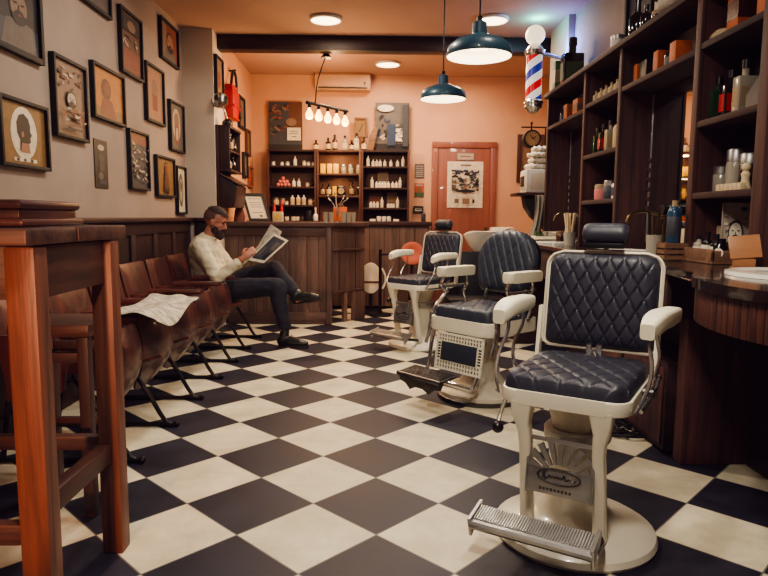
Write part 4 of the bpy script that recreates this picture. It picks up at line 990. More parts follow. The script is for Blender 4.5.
# barber pole
t = thing('barber_pole', 'red, white and blue striped barber pole with glowing globe', 'barber pole', (1.385, 5.62, 2.065))
g = G(); g.cyl((0, 0, .11), (0, 0, .48), .068, seg=32); pole = g.build('striped_cylinder', 'stripe', t)
g = G(); g.lathe([(0, .0), (.03, 0), (.045, .012), (.06, .03), (.078, .045), (.078, .07), (.085, .075), (.085, .095), (.07, .11), (0, .11)], seg=28); g.build('lower_cap', 'chrome', t)
g = G(); g.lathe([(0, .48), (.07, .48), (.085, .50), (.085, .525), (.072, .54), (.06, .56), (.04, .58), (0, .58)], seg=28); g.build('upper_cap', 'chrome', t)
g = G(); g.ball((0, 0, .655), .083, 24); g.build('globe', 'globe', t)
g = G(); g.tube([(0, .0, .515), (.14, .07, .515), (.35, .24, .515)], .012, 8); g.tube([(0, .0, .49), (.14, .03, .49), (.35, .20, .49)], .010, 8); g.bb(.340, .354, .16, .30, .44, .57, .004); g.build('wall_bracket', 'steel', t)
# double clock on bracket, towel shelf
t = thing('bracket_clock', 'round station clock on an iron bracket above the towels', 'clock', (1.545, 6.3, 1.925))
g = G(); g.cyl((0, -.05, 0), (0, .05, 0), .085, seg=28); g.build('case', 'iron', t)
g = G(); g.cyl((0, -.051, 0), (0, -.054, 0), .068, seg=28); fc = g.build('dial', 'i_ochre', t)
g = G(); g.box((-.012, -.056, .02), (.006, .002, .05), rot=RY(R(-30))); g.box((.016, -.056, .012), (.006, .002, .045), rot=RY(R(55)))
for k in range(12): a = PI*k/6; g.box((.056*math.sin(a), -.0555, .056*math.cos(a)), (.004, .002, .012), rot=RY(a))
g.build('hands', 'black', fc)
g = G(); g.cyl((0, 0, .08), (0, 0, .15), .008); g.tube([(-.10, 0, .115), (.25, 0, .115)], .007, 6); g.ball((0, 0, .155), .013, 8); g.tube([(.14, 0, .115), (.14, 0, -.12)], .007, 6); g.build('bracket', 'iron', t)
picture('bare wooden framed panel behind the bracket clock on the back wall', (2.06, 8.4, 1.93), 0, .36, .62, [(SQ, TA)], INK, fw=.05, frame='cabwood_z', name='wall_panel', cat='panel')
t = thing('wall_bracket_shelf', 'dark half-round wall bracket shelf carrying the white box', 'shelf', (1.6, 6.18, 1.1))
g = G(); g.bb(1.36, 1.79, 6.02, 6.34, 1.365, 1.395, .008); g.build('board', 'wood_x', t, world=True)
g = G(); P = [(1.79, 1.365), (1.45, 1.365), (1.47, 1.26), (1.54, 1.16), (1.64, 1.09), (1.70, 1.0), (1.79, .98)]; g.prism(P, .16, TR(0, 6.26, 0) @ XZ, bev=.01); g.build('bracket', 'shelfback', t, world=True)
t = thing('towel_warmer', 'white box towel warmer with dark window under the towels', 'towel warmer', (1.62, 6.18, 1.396))
g = G(); g.bb(-.17, .16, -.13, .13, 0, .22, .015); g.build('casing', 'white', t)
g = G(); g.bb(-.176, -.168, -.10, .10, .035, .185, .003); g.bb(-.13, .13, -.134, -.128, .03, .19, .003); g.build('door', 'creamdull', t); g = G(); g.bb(-.18, -.174, -.07, .07, .06, .16, .002); g.build('window', 'black', t)
tw = None
for i, (dx, dz, rz, lb) in enumerate(((-.01, 0, .05, 'lowest folded white towel on the white box'), (.01, .055, -.15, 'second white towel from below on the white box'), (0, .11, .2, 'third white towel from below on the white box'), (.02, .165, -.1, 'topmost rumpled white towel of the pile'))):
    g = G(); r = random.Random(i)
    w, d = .30-.02*i, .21
    def tf(u, v):
        a = 2*PI*v; s = 2*u-1; k = (1-abs(s)**6)**.5 if abs(s) < 1 else 0
        return Vector((s*w/2, d/2*k*math.copysign(abs(math.cos(a))**.7, math.cos(a))+.008*math.sin(13*s+i), .03+.029*k*math.copysign(abs(math.sin(a))**.7, math.sin(a))+.006*math.sin(17*s+3*a+i)))
    g.grid(tf, 24, 20); bmesh.ops.remove_doubles(g.bm, verts=g.bm.verts[:], dist=1e-5)
    o = g.build('folded_towel', 'towel', sharp=80); o.location = (1.62+dx, 6.18, 1.617+dz); o.rotation_euler = (0, 0, rz); tag(o, lb, 'towel')
t = G()
def hf(u, v):
    x = 1.45+.09*u+.006*math.sin(9*u); w = (1-.25*math.sin(PI*v)); z = 1.36-.36*v
    return (1.54+(x-1.54)*w-.03*v, 5.70+.025*math.sin(14*u+2*v)+.02*v, z-.05*u*(v)), (0, 1, 0)
t.sheet(hf, 20, 14, .006); o = t.build('hanging_cloth', 'greytowel', origin=(1.50, 5.70, 1.1)); tag(o, 'grey cloth hanging beside the shelf end below the towels', 'cloth')

# ------------------------------------------------------------------ rear corner seats
t = thing('orange_chair', 'orange round-backed chair beyond the farthest barber chair', 'chair', (.45, 7.55, 0))
g = G(); g.lathe([(0, -.022), (.08, -.02), (.135, -.005), (.14, .008), (.125, .012), (.07, 0), (0, -.006)], (0, 0, 0), 28, T=TR(.02, .1, .72) @ RX(R(80))); g.build('backrest', 'orange', t)
g = G(); g.lathe([(0, .40), (.17, .40), (.20, .43), (.19, .455), (0, .44)], seg=28); g.build('seat', 'black', t)
g = G(); g.tube([(.02, .13, .70), (.02, .16, .52), (.0, .0, .40)], .016, 8, smooth=1); g.cyl((0, 0, .02), (0, 0, .40), .025); g.lathe([(0, 0), (.2, 0), (.19, .02), (.04, .04), (0, .04)], seg=24); g.build('pedestal', 'iron', t)
t = thing('white_chair', 'white rounded shell chair half hidden by the reception desk', 'chair', (-.03, 7.62, 0))
g = G(); g.lathe([(0, -.03), (.1, -.026), (.165, -.005), (.17, .008), (.155, .012), (.08, -.006), (0, -.012)], (0, 0, 0), 28, T=TR(0, -.02, .42) @ RX(R(88)) @ Matrix.Diagonal((.75, 1.1, 1, 1))); g.build('shell', 'cream', t)
g = G(); g.bb(-.13, .13, -.055, -.04, .36, .385, .003); g.build('band', 'cabwood_x', t)
g = G(); g.cyl((0, 0, .03), (0, 0, .30), .02); g.lathe([(0, 0), (.15, 0), (.14, .02), (.03, .04), (0, .04)], seg=24); g.build('pedestal', 'iron', t)
t = thing('floor_stand', 'thin dark upright stand between desk and orange chair', 'stand', (.08, 7.35, 0))
g = G(); g.cyl((0, 0, .02), (0, 0, .78), .018); g.lathe([(0, 0), (.14, 0), (.13, .02), (.02, .035), (0, .035)], seg=24); g.build('pole', 'iron', t)
g = G(); g.tube([(0, 0, .72), (.12, 0, .725), (.28, 0, .72)], .012, 8); g.build('arm', 'iron', t)
g = G(); g.tube([(.02, 0, .56), (.06, 0, .48), (.065, 0, .40), (.03, 0, .32)], .012, 8, smooth=2); g.build('hook', 'cream', t)
t = thing('shampoo_station', 'white ceramic hair wash basin on dark grey base near the door', 'wash basin', (1.16, 6.6, 0))
g = G(); g.bb(-.22, .35, -.10, .30, 0, .76, .04); g.build('base', 'iron', t)
g = G()
def bf(u, v):
    a = 2*PI*u; c, s_ = math.cos(a), math.sin(a)
    rx, ry = .25, .21
    lip = 1.01+.05*c*c-(.10 if False else 0)-.06*max(0, -c)**2*0
    front = max(0, -c)**3
    if v < .5:
        k = v/.5; r_ = .35+.65*k; z = .76+(lip-.76)*k**1.3
    else:
        k = (v-.5)/.5; r_ = .97-.60*k; z = lip-.20*k**.8
    z -= .09*front*(1-abs(2*v-1))
    return Vector((rx*r_*c+.03, ry*r_*s_+.05, z))
g.grid(bf, 32, 12); g.build('basin', 'porcelain', t, sharp=70)
g = G(); g.bb(.10, .34, .10, .28, .92, 1.055, .02); g.build('backsplash', 'porcelain', t)
t = thing('wash_chair', 'low dark grey padded wash chair behind the middle barber chair', 'chair', (.98, 5.95, 0))
g = G(); g.bb(-.30, .28, -.25, .22, .06, .42, .06); g.build('seat', 'iron', t)
g = G(); g.box((-.0, .22, .58), (.56, .14, .50), rot=RX(R(-18)), bev=.06); g.build('backrest', 'iron', t)
# ------------------------------------------------------------------ right wall station
XF, XB = 1.55, 1.78
t = thing('station_shelving', 'tall dark wooden shelving with mirrors along the right wall', 'shelving', (1.66, 4.1, .95))
UP = [(5.75, .045), (4.76, .04), (4.08, .045), (3.11, .05), (2.56, .07), (1.2, .06)]
for y, w in UP:
    g = G(); g.bb(XF+.012, XB, y-.012, y+.018, .95, 2.22, .004); g.bb(XF, XF+.022, y-w/2, y+w/2, .95, 2.22, .006)
    if abs(y-4.08) < .01 or abs(y-5.75) < .01:
        for k in range(6): g.cyl((XB-.012, y-.014, 1.22+.06*k), (XB-.012, y-.03, 1.22+.06*k), .022, .016, 10)
    g.build('upright', 'shelfwood_z', t, world=True)
g = G(); g.bb(XF-.03, XB, 1.0, 5.80, 2.215, 2.25, .01); g.build('top_board', 'shelfwood_y', t, world=True)
BAY = {'A': (4.78, 5.735), 'B': (4.10, 4.745), 'C': (3.13, 4.065), 'D': (2.585, 3.095), 'E': (1.22, 2.54)}
SH = {'A': (1.965,), 'B': (1.985, 1.615, 1.285), 'C': (1.975,), 'D': (1.985, 1.62, 1.28), 'E': (1.985,)}
for b, (y0, y1) in BAY.items():
    g = G(); g.bb(XB-.006, XB+.012, y0, y1, .95 if b in 'BD' else 1.965, 2.215); g.build('back_panel', 'shelfback', t, world=True)
    for z in SH[b]:
        g = G(); g.bb(XF+.004, XB-.008, y0, y1, z-.032, z, .008); g.build('shelf', 'shelfwood_y', t, world=True)
    if b in 'ACE':
        g = G(); g.bb(1.762, XB+.012, y0, y1, 1.0, 1.93); mo = g.build('mirror', 'mirror', t, world=True)
        for y in (y0+.006, y1-.006): g = G(); g.bb(1.757, 1.762, y-.005, y+.005, 1.0, 1.93); g.build('mirror_edge', 'steel', mo, world=True)
# counter with scalloped basins
t = thing('station_counter', 'long dark marble-topped counter with fluted rounded basin front', 'counter', (1.5, 3.5, 0))
def arc(cx, cy, r, a0, a1, n): return [(cx+r*math.cos(R(a0+(a1-a0)*k/n)), cy+r*math.sin(R(a0+(a1-a0)*k/n))) for k in range(n+1)]
front = [(1.262, 5.75), (1.262, 2.68), (1.235, 2.50)]+arc(1.76, 1.95, .68, 141, 250, 22)+[(1.5, 1.0), (1.5, .4)]
ol = [(1.795, .4), (1.795, 5.75)]+front
g = G(); g.prism(ol, .035, TR(0, 0, .915), bev=.010); g.build('counter_top', mat('dark_marble', (.14, .09, .085), .16, var=.5, scale=7, coat=.3), t, world=True)
# straight apron
g = G(); y = 2.72
while y < 5.72: g.bb(1.285, 1.31, y, min(y+.30, 5.74)-.004, .70, .914, .004); y += .30
g.bb(1.31, 1.79, 2.8, 2.83, .70, .914); g.bb(1.31, 1.79, 5.70, 5.74, .0, .914); g.build('apron', 'shelfwood_y', t, world=True)
# fluted bow
g = G(); n = 46
for k in range(n):
    a = R(132+(250-132)*(k+.5)/n); c = (1.76+.655*math.cos(a), 1.95+.655*math.sin(a)); g.box((c[0], c[1], .853), (.022, .030, .122), rot=a, bev=.007)
g.prism(arc(1.76, 1.95, .645, 120, 255, 24)+[(1.76, 1.4), (1.76, 2.5)], .118, TR(0, 0, .795)); g.build('fluted_front', wood('fluted_wood', (.09, .04, .035), (.40, .22, .16), 'z', .5, 26), t, world=True)
g = G(); g.bb(1.45, 1.795, 2.84, 2.92, 0, .912, .008); g.build('pedestal', 'shelfwood_z', t, world=True)
g = G(); g.bb(1.56, 1.76, 1.5, 2.0, 0, .795, .008); g.build('pedestal', 'shelfwood_z', t, world=True)
g = G(); g.bb(1.70, 1.79, 2.93, 5.69, 0, .91); g.build('rear_panel', 'shelfback', t, world=True)
g = G(); g.bb(1.765, 1.795, .6, 2.835, 0, .79); g.build('rear_panel', 'shelfback', t, world=True)
for x, y, lb in ((1.50, 2.22, 'round white wash basin at the right edge of the photo'), (1.50, 3.72, 'white wash basin behind the front barber chair headrest'), (1.50, 5.30, 'white wash basin at the far end of the counter')):
    r0 = .20
    g = G(); g.lathe([(0, .014), (.12, .012), (.17, .006), (.185, .012), (r0, .016), (r0+.02, .012), (r0+.022, .0), (0, .0)], (0, 0, 0), 40); g.bm.transform(Matrix.Diagonal((.95, 1.1, 1, 1)))
    o = g.build('wash_basin', 'porcelain'); o.location = (x, y, .951); tag(o, lb, 'basin')
def tap(label, x, y):
    t = thing('basin_mixer', label, 'tap', (x, y, .951))
    g = G(); g.cyl((0, 0, 0), (0, 0, .02), .035); g.cyl((0, 0, .02), (0, 0, .23), .013); g.tube([(0, 0, .20), (-.07, -.02, .235), (-.16, -.04, .245), (-.22, -.05, .225), (-.235, -.05, .185)], .008, 8, smooth=2); g.build('spout', 'brass', t)
    g = G(); g.tube([(0, 0, .215), (.0, -.10, .235)], .008, 6); g.ball((0, -.11, .237), .014, 8); g.tube([(0, 0, .215), (.02, .09, .22)], .008, 6); g.build('lever', 'brass', t)
tap('brass swan-neck tap behind the front barber chair headrest', 1.62, 3.50)
tap('brass swan-neck tap at the far end of the counter', 1.64, 4.98)
# stuff on the counter, near bay D
t = thing('bottle_crate', 'low wooden crate tray with small bottles on the counter', 'crate', (1.60, 2.97, .951))
g = G(); g.bb(-.07, .07, -.15, .15, 0, .012); g.bb(-.07, -.058, -.15, .15, .012, .065, .003); g.bb(.058, .07, -.15, .15, .012, .065, .003); g.bb(-.07, .07, -.15, -.138, .012, .06, .003); g.bb(-.07, .07, .138, .15, .012, .06, .003); g.build('tray', 'crate', t)
for dy, h, b_, lb in ((.11, .11, 'clearbottle', 'pale bottle at the far end of the crate tray'), (.03, .13, 'dkglass', 'dark bottle with white label second in the crate tray'), (-.05, .12, 'dkglass', 'dark bottle third in the crate tray')):
    bottle(lb, (1.60, 2.97+dy, .964), h, .028, b_, 'black', 'paper')
t = thing('medallion_jar', 'black jar with round white medallion on the crate end', 'jar', (1.585, 2.855, .965))
g = G(); g.lathe([(0, 0), (.03, 0), (.032, .06), (.02, .075), (.02, .10), (0, .10)], seg=18); g.build('body', 'dkglass', t); g = G(); g.cyl((-.022, -.022, .035), (-.025, -.025, .035), .022, seg=16); g.build('medallion', 'paper', t)
picture('black and white portrait print standing in the lowest right shelf bay', (1.695, 2.93, 1.105), R(-22), .13, .25, [(SQ, LI)]+scribble(.05, .95, .1, .9, 14, [GR, WH], 77)+face(.45, .45, .24, .22, WH, D_, D_, D_)+[(bar(.6, .8, .86, .93), D_)], INK, fw=.006, fd=.014, frame='i_light', name='portrait_print', cat='print')
cbox('small cream card box behind the crate tray', (1.70, 3.06, .951), (.02, .07, .17), 'card')
t = thing('tablet_stand', 'amber wooden tablet stand with slanted top on the counter', 'stand', (1.485, 2.50, .951), R(-18))
g = G(); g.bb(-.045, .045, -.03, .03, 0, .012, .004); g.bb(-.04, .04, -.015, .015, .012, .045, .004); g.build('foot', 'amberwood', t)
g = G(); g.box((.0, .0, .092), (.115, .012, .095), rot=RX(R(-18)) @ RY(R(-6)), bev=.004); g.build('panel', 'amberwood', t)
t = thing('slatted_crate', 'little pale slatted wood crate under the blue bottle', 'crate', (1.50, 3.14, .951))
g = G()
for z in (.012, .040, .068): 
    for s_ in (-1, 1): g.bb(-.06, .06, s_*.05-.004, s_*.05+.004, z-.01, z+.01); g.bb(s_*.06-.004, s_*.06+.004, -.05, .05, z-.01, z+.01)
for sx in (-1, 1):
    for sy in (-1, 1): g.bb(sx*.05-.008, sx*.05+.008, sy*.042-.006, sy*.042+.006, 0, .08)
g.bb(-.06, .06, -.05, .05, .074, .082); g.build('slats', 'crate', t)
bottle('tall blue lotion bottle with white label band standing on the slatted crate', (1.50, 3.14, 1.034), .21, .034, 'bluebottle', 'tan', 'i_slate', neck=.15, square=False)
t = thing('brush_holder', 'greenish glass brush holder with brushes next to the blue bottle', 'holder', (1.44, 3.22, .951))
g = G(); g.lathe([(0, 0), (.035, 0), (.04, .12), (.036, .12), (.032, .01), (0, .01)], seg=18); g.build('glass', 'clearbottle', t)
for k in range(4): a = k*1.6; g = G(); g.cyl((.012*math.cos(a), .012*math.sin(a), .03), (.035*math.cos(a), .035*math.sin(a), .20+.02*k), .006); g.build('brush', 'brass' if k % 2 else 'black', t)
cbox('cream card box behind the brass tap', (1.70, 3.38, .951), (.05, .10, .15), 'card')
t = thing('hair_dryer', 'black hair dryer resting upright in a holder behind the tap', 'hair dryer', (1.60, 3.33, .951))
g = G(); g.tube([(0, 0, .0), (0, 0, .16), (.0, 0, .22)], .018, 10); g.cyl((.05, 0, .25), (-.09, -.02, .25), .036, .028); g.ball((.05, 0, .25), .037, 12); g.build('dryer_body', 'black', t); g = G(); g.lathe([(0, 0), (.045, 0), (.04, .03), (0, .03)], seg=16); g.build('holder', 'black', t)
# far end of the counter
g = G(); g.bb(-.11, .11, -.11, .11, 0, .012, .004); g.bb(-.11, .11, -.11, -.10, .012, .025); g.bb(-.11, .11, .10, .11, .012, .025); g.bb(-.11, -.10, -.1, .1, .012, .025); g.bb(.10, .11, -.1, .1, .012, .025)
o = g.build('tray', 'paper'); o.location = (1.47, 5.42, .975); tag(o, 'white tray at the far end of the counter beside the middle chair', 'tray')
t = thing('clipper_heap', 'grey green barber clippers lying on the white tray', 'clippers', (1.47, 5.44, .99)); 
for k, (dx, dy) in enumerate(((-.05, 0), (.0, .03), (.05, -.02))):
    g = G(); g.box((dx, dy, .03), (.045, .14, .045), rot=k*.6, bev=.015); g.build('clipper', ('green', 'dullsteel', 'clearbottle')[k], t)
jar('brown cup on the counter near the far tap', (1.52, 5.12, .951), .10, .035, 'brownglass', 'crate', name='cup', cat='cup')
t = thing('brush_pot', 'pot of pale long brushes on the counter below the far shelves', 'brush pot', (1.47, 4.72, .951))
g = G(); g.lathe([(0, 0), (.04, 0), (.045, .10), (.04, .10), (.035, .01), (0, .01)], seg=16); g.build('pot', 'clearbottle', t)
for k in range(5): a = k*1.3; g = G(); g.cyl((.01*math.cos(a), .01*math.sin(a), .02), (.04*math.cos(a), .04*math.sin(a), .24), .006, .009); g.build('brush', 'card', t)
bottle('grey bottle standing behind the far tap', (1.62, 5.22, .951), .20, .035, 'clearbottle', 'black', 'tan')
# bay D shelves
bottle('green glass bottle on the middle shelf of the nearest right bay', (1.66, 3.10, 1.62), .21, .042, 'green', 'black', 'green', square=True)
bottle('red labelled bottle between green and clear ones in the nearest right bay', (1.66, 2.99, 1.62), .22, .042, 'dkglass', 'black', 'redlabel', square=True)
bottle('grey labelled bottle right of the red one in the nearest right bay', (1.66, 2.88, 1.62), .24, .042, 'clearbottle', 'black', 'tan', square=True)
t = thing('grey_carton', 'slanted pale grey carton at the end of the middle shelf', 'box', (1.67, 2.74, 1.62))
g = G(); g.prism([(-.05, 0), (.06, 0), (.06, .17), (.02, .19), (-.05, .07)], .12, TR(0, .06, 0) @ XZ, bev=.004); g.build('carton', 'i_grey', t)
cbox('large amber box on the upper shelf of the nearest right bay', (1.67, 2.93, 1.985), (.12, .09, .20), 'amber', panel='brownglass')
cbox('amber box cut by the top of the photo in the nearest right bay', (1.67, 2.72, 1.985), (.11, .07, .16), 'amber')
t = thing('woven_bowl', 'round woven brown bowl upside down on the upper shelf', 'bowl', (1.66, 3.07, 1.985)); g = G(); g.lathe([(.07, 0), (.068, .03), (.045, .055), (0, .062), (0, .055), (.04, .048), (.062, .028), (.064, 0)], seg=24); g.build('bowl', 'tan', t)
for k, (y, h, b_, lb) in enumerate(((3.10, .13, 'clearbottle', 'leftmost clear jar on the lower shelf of the nearest right bay'), (2.98, .20, 'clearbottle', 'tall clear glass jar on the lower shelf of the nearest right bay'), (2.87, .17, 'dkglass', 'dark jar in the middle of the lower shelf, nearest right bay'), (2.70, .21, 'dkglass', 'tall dark jar at the right end of the lower shelf, nearest right bay'))):
    jar(lb, (1.70, y, 1.28), h, .042, b_, 'steel')
bl = None
for k in range(6):
    if bl is None: g = G(); g.bb(-.013, .013, -.015, .015, 0, .032, .004); bl = g.build('letter_block', 'card'); tag(bl, 'small pale block in the row on the lower shelf of the nearest right bay', 'block', 'pale blocks on the lower shelf'); k_ = bl
    else: k_ = dup(bl)
    k_.location = (1.61, 2.94-.034*k, 1.281)
t = thing('figurine', 'little pale figurine behind the row of blocks', 'figurine', (1.645, 2.80, 1.281)); g = G(); g.lathe([(0, 0), (.028, 0), (.022, .02), (.016, .05), (.02, .07), (.012, .085), (0, .085)], seg=14); g.build('body', 'card', t); g = G(); g.ball((0, 0, .10), .02, 12); g.build('head', 'card', t)
# bay C niche
cbox('leftmost amber box in the niche above the big mirror', (1.65, 3.98, 1.975), (.09, .05, .12), 'amber')
cbox('black box beside the leftmost amber box in the niche', (1.66, 3.88, 1.975), (.10, .10, .12), 'black')
cbox('middle amber box in the niche above the big mirror', (1.65, 3.70, 1.975), (.09, .06, .13), 'amber')
bottle('dark stubby bottle between the amber boxes in the niche', (1.66, 3.60, 1.975), .14, .045, 'dkglass', 'black', 'i_grey')
cbox('rightmost amber box in the niche above the big mirror', (1.64, 3.47, 1.975), (.09, .07, .12), 'amber')
# bay B
for k in range(5): bottle('tiny pale bottle in the row high on the narrow bay shelf', (1.62, 4.70-.10*k, 1.986), .09, .024, 'card', 'tan', None, 'tiny pale bottles on the high narrow shelf')
bottle('green bottle on the narrow bay shelf', (1.63, 4.66, 1.616), .19, .036, 'green', 'black', 'green', square=True)
bottle('red bottle next to the green one on the narrow bay shelf', (1.63, 4.54, 1.616), .20, .036, 'dkglass', 'black', 'redlabel', square=True)
bottle('tan labelled bottle next to the red one on the narrow bay shelf', (1.63, 4.41, 1.616), .21, .036, 'clearbottle', 'black', 'tan', square=True)
bottle('white bottle at the near end of the narrow bay shelf', (1.62, 4.24, 1.616), .22, .036, 'card', 'tan', None)
jar('pinkish round pot on the lowest narrow bay shelf', (1.64, 4.55, 1.286), .11, .055, 'pink', 'tan')
jar('blue grey jar in the middle of the lowest narrow bay shelf', (1.64, 4.40, 1.286), .13, .045, 'i_slate', 'steel')
bottle('white bottle at the near end of the lowest narrow bay shelf', (1.63, 4.25, 1.286), .15, .035, 'white', 'steel', 'i_blue')
# bay A niche
bottle('dark bottle at the far end of the far niche', (1.66, 5.60, 1.966), .16, .04, 'dkglass', 'black', 'i_blue')
cbox('amber box in the far niche of the right shelving', (1.66, 5.42, 1.966), (.10, .09, .14), 'amber')
cbox('dark narrow box between amber boxes in the far niche', (1.67, 5.27, 1.966), (.08, .05, .15), 'black')
cbox('orange patterned box at the near end of the far niche', (1.65, 5.13, 1.966), (.10, .12, .13), 'amber', panel='crate')
# on top of the shelving
cbox('tall green box on top of the shelving at its far end', (1.62, 5.66, 2.251), (.10, .08, .26), 'i_green', panel='tan')
bottle('big black bottle on top of the shelving at its far end', (1.66, 5.44, 2.251), .40, .085, 'dkglass', 'black', 'i_green', neck=.32, square=True)
picture('large dark framed picture leaning on top of the shelving', (1.70, 4.15, 2.53), R(-84), .34, .52, [(SQ, SL), (ell(.35, .55, .2, .2), BL), (bar(.1, .6, .2, .4), GR)], INK, fw=.03, name='leaning_picture')
jar('small silver topped jar in front of the dark leaning picture', (1.60, 4.28, 2.251), .10, .045, 'white', 'steel')
bottle('dark decanter with stopper on top of the shelving', (1.62, 4.02, 2.251), .30, .05, 'dkglass', 'dkglass', None, neck=.5)
cbox('pale card box standing on top of the shelving', (1.70, 3.86, 2.251), (.03, .16, .34), 'i_light')
bottle('short dark bottle in front of the pale box on the shelving top', (1.60, 3.84, 2.251), .15, .035, 'dkglass', 'black', None)
jar('brown tin on top of the shelving next to the pale box', (1.62, 3.72, 2.251), .08, .04, 'brownglass', 'tan')
t = thing('rounded_ornament', 'pale rounded ornament with two dark hollows on top of the shelving', 'ornament', (1.63, 3.54, 2.251)); g = G(); g.ball((0, 0, .11), (.085, .09, .105), 18); g.ball((-.05, -.02, .05), (.06, .05, .05), 14); g.build('rounded_body', 'i_light', t)
g = G(); g.ball((-.09, -.045, .10), .02, 10); g.ball((-.09, .03, .10), .02, 10); g.build('dark_hollow', 'i_dark', t)
# under the counter
t = thing('low_cabinet', 'low dark box cabinet under the counter beside the front chair', 'cabinet', (1.48, 3.3, 0)); g = G(); g.bb(1.42, 1.69, 2.96, 3.80, .02, .46, .01); g.build('body', 'shelfwood_y', t, world=True); g = G(); g.bb(1.41, 1.42, 2.98, 3.78, .05, .43, .004); g.build('door', 'shelfwood_z', t, world=True)
def hdry(label, x, y, z):
    t = thing('hanging_dryer', label, 'hair dryer', (x, y, z))
    g = G(); g.cyl((-.05, 0, 0), (.07, .03, .02), .032, .04); g.ball((.07, .03, .02), .04, 12); g.tube([(.03, .01, 0), (.02, .0, -.12)], .017, 8); g.build('dryer_body', 'dullsteel', t)
    g = G(); g.tube([(0, 0, .03), (.02, 0, .09), (.05, 0, .13), (.08, .0, .12)], .006, 6, smooth=1); g.build('hook', 'chrome', t)
    g = G(); g.tube([(.02, 0, -.12), (.0, -.05, -.3), (.05, .05, -.42), (.08, -.03, -z+.02)], .006, 6, smooth=2); g.build('cord', 'black', t)
hdry('upper hair dryer hanging on a chrome hook under the counter', 1.37, 3.06, .66)
hdry('second hair dryer hanging under the counter farther back', 1.36, 3.40, .66)
g = G(); P = []
for k in range(60):
    a = k*.52; P.append((1.32+.16*math.cos(a)*(.6+.4*math.sin(k*.37))+.0015*k, 3.28+.13*math.sin(a)*(.6+.4*math.cos(k*.21)), .010+.004*(k % 5)))
g.tube(P, .007, 6, smooth=1); o = g.build('power_cable', 'black', origin=(1.32, 3.28, 0)); tag(o, 'tangled black power cable on the floor right of the front barber chair', 'cable')

# ------------------------------------------------------------------ man (voxel-fused figure)
def cap(g, a, b, r0, r1, seg=14):
    g.cyl(a, b, r0, r1, seg); g.ball(a, r0, seg); g.ball(b, r1, seg)
def limb(g, pts, rs):
    for i in range(len(pts)-1): cap(g, pts[i], pts[i+1], rs[i], rs[i+1])
def fuse(g, name, mats, parent, vox, smooth=3, disp=0, dscale=20, trim=None):
    me = bpy.data.meshes.new(name); g.bm.to_mesh(me); g.bm.free()
    o = bpy.data.objects.new(name, me); COL.objects.link(o)
    r = o.modifiers.new('r', 'REMESH'); r.mode = 'VOXEL'; r.voxel_size = vox
    s = o.modifiers.new('s', 'SMOOTH'); s.factor = .5; s.iterations = smooth
    dg = bpy.context.evaluated_depsgraph_get(); m2 = bpy.data.meshes.new_from_object(o.evaluated_get(dg))
    bpy.data.objects.remove(o); m2.name = name
    bm = bmesh.new(); bm.from_mesh(m2)
    if disp:
        from mathutils import noise
        bm.normal_update()
        for v in bm.verts:
            n_ = noise.noise(Vector((v.co.x*dscale, v.co.y*dscale, v.co.z*dscale*1.6)))
            v.co += v.normal*disp*(n_+.5*noise.noise(v.co*dscale*2.3))
    if trim:
        bmesh.ops.delete(bm, geom=[v for v in bm.verts if trim(v.co)], context='VERTS')
    bm.transform(rootmat(parent).inverted()); bm.to_mesh(m2); bm.free()
    m2.materials.clear(); m2.materials.append(M[mats])
    m2.polygons.foreach_set('use_smooth', [True]*len(m2.polygons))
    o = bpy.data.objects.new(name, m2); COL.objects.link(o); o.parent = parent
    return o
V = Vector
man = thing('person', 'seated man in cream shirt and navy trousers, legs crossed, reading a newspaper', 'person', (-1.40, 5.68, .395))
pelv, belly, chest, neck = V((-1.42, 5.69, .51)), V((-1.47, 5.69, .64)), V((-1.515, 5.69, .83)), V((-1.478, 5.69, .965))
hd = V((-1.415, 5.685, 1.105))
rsh, relb, rwr = V((-1.505, 5.50, .885)), V((-1.345, 5.425, .615)), V((-1.135, 5.455, .785))
lsh, lelb, lwr = V((-1.505, 5.88, .885)), V((-1.31, 5.90, .64)), V((-1.105, 5.80, .80))
rhip, rkn, ran = V((-1.38, 5.59, .50)), V((-.85, 5.53, .54)), V((-.785, 5.55, .12))
lhip, lkn, lan = V((-1.38, 5.79, .51)), V((-.90, 5.72, .68)), V((-.665, 5.55, .455))
g = G()
limb(g, [pelv, belly, chest], [.135, .125, .135])
g.ball(chest+V((.0, 0, .02)), (.12, .19, .13)); limb(g, [rsh, chest+V((0, 0, .07)), lsh], [.055, .07, .055])
limb(g, [neck-V((.02, 0, .06)), neck, hd-V((.015, 0, .05))], [.07, .058, .055])
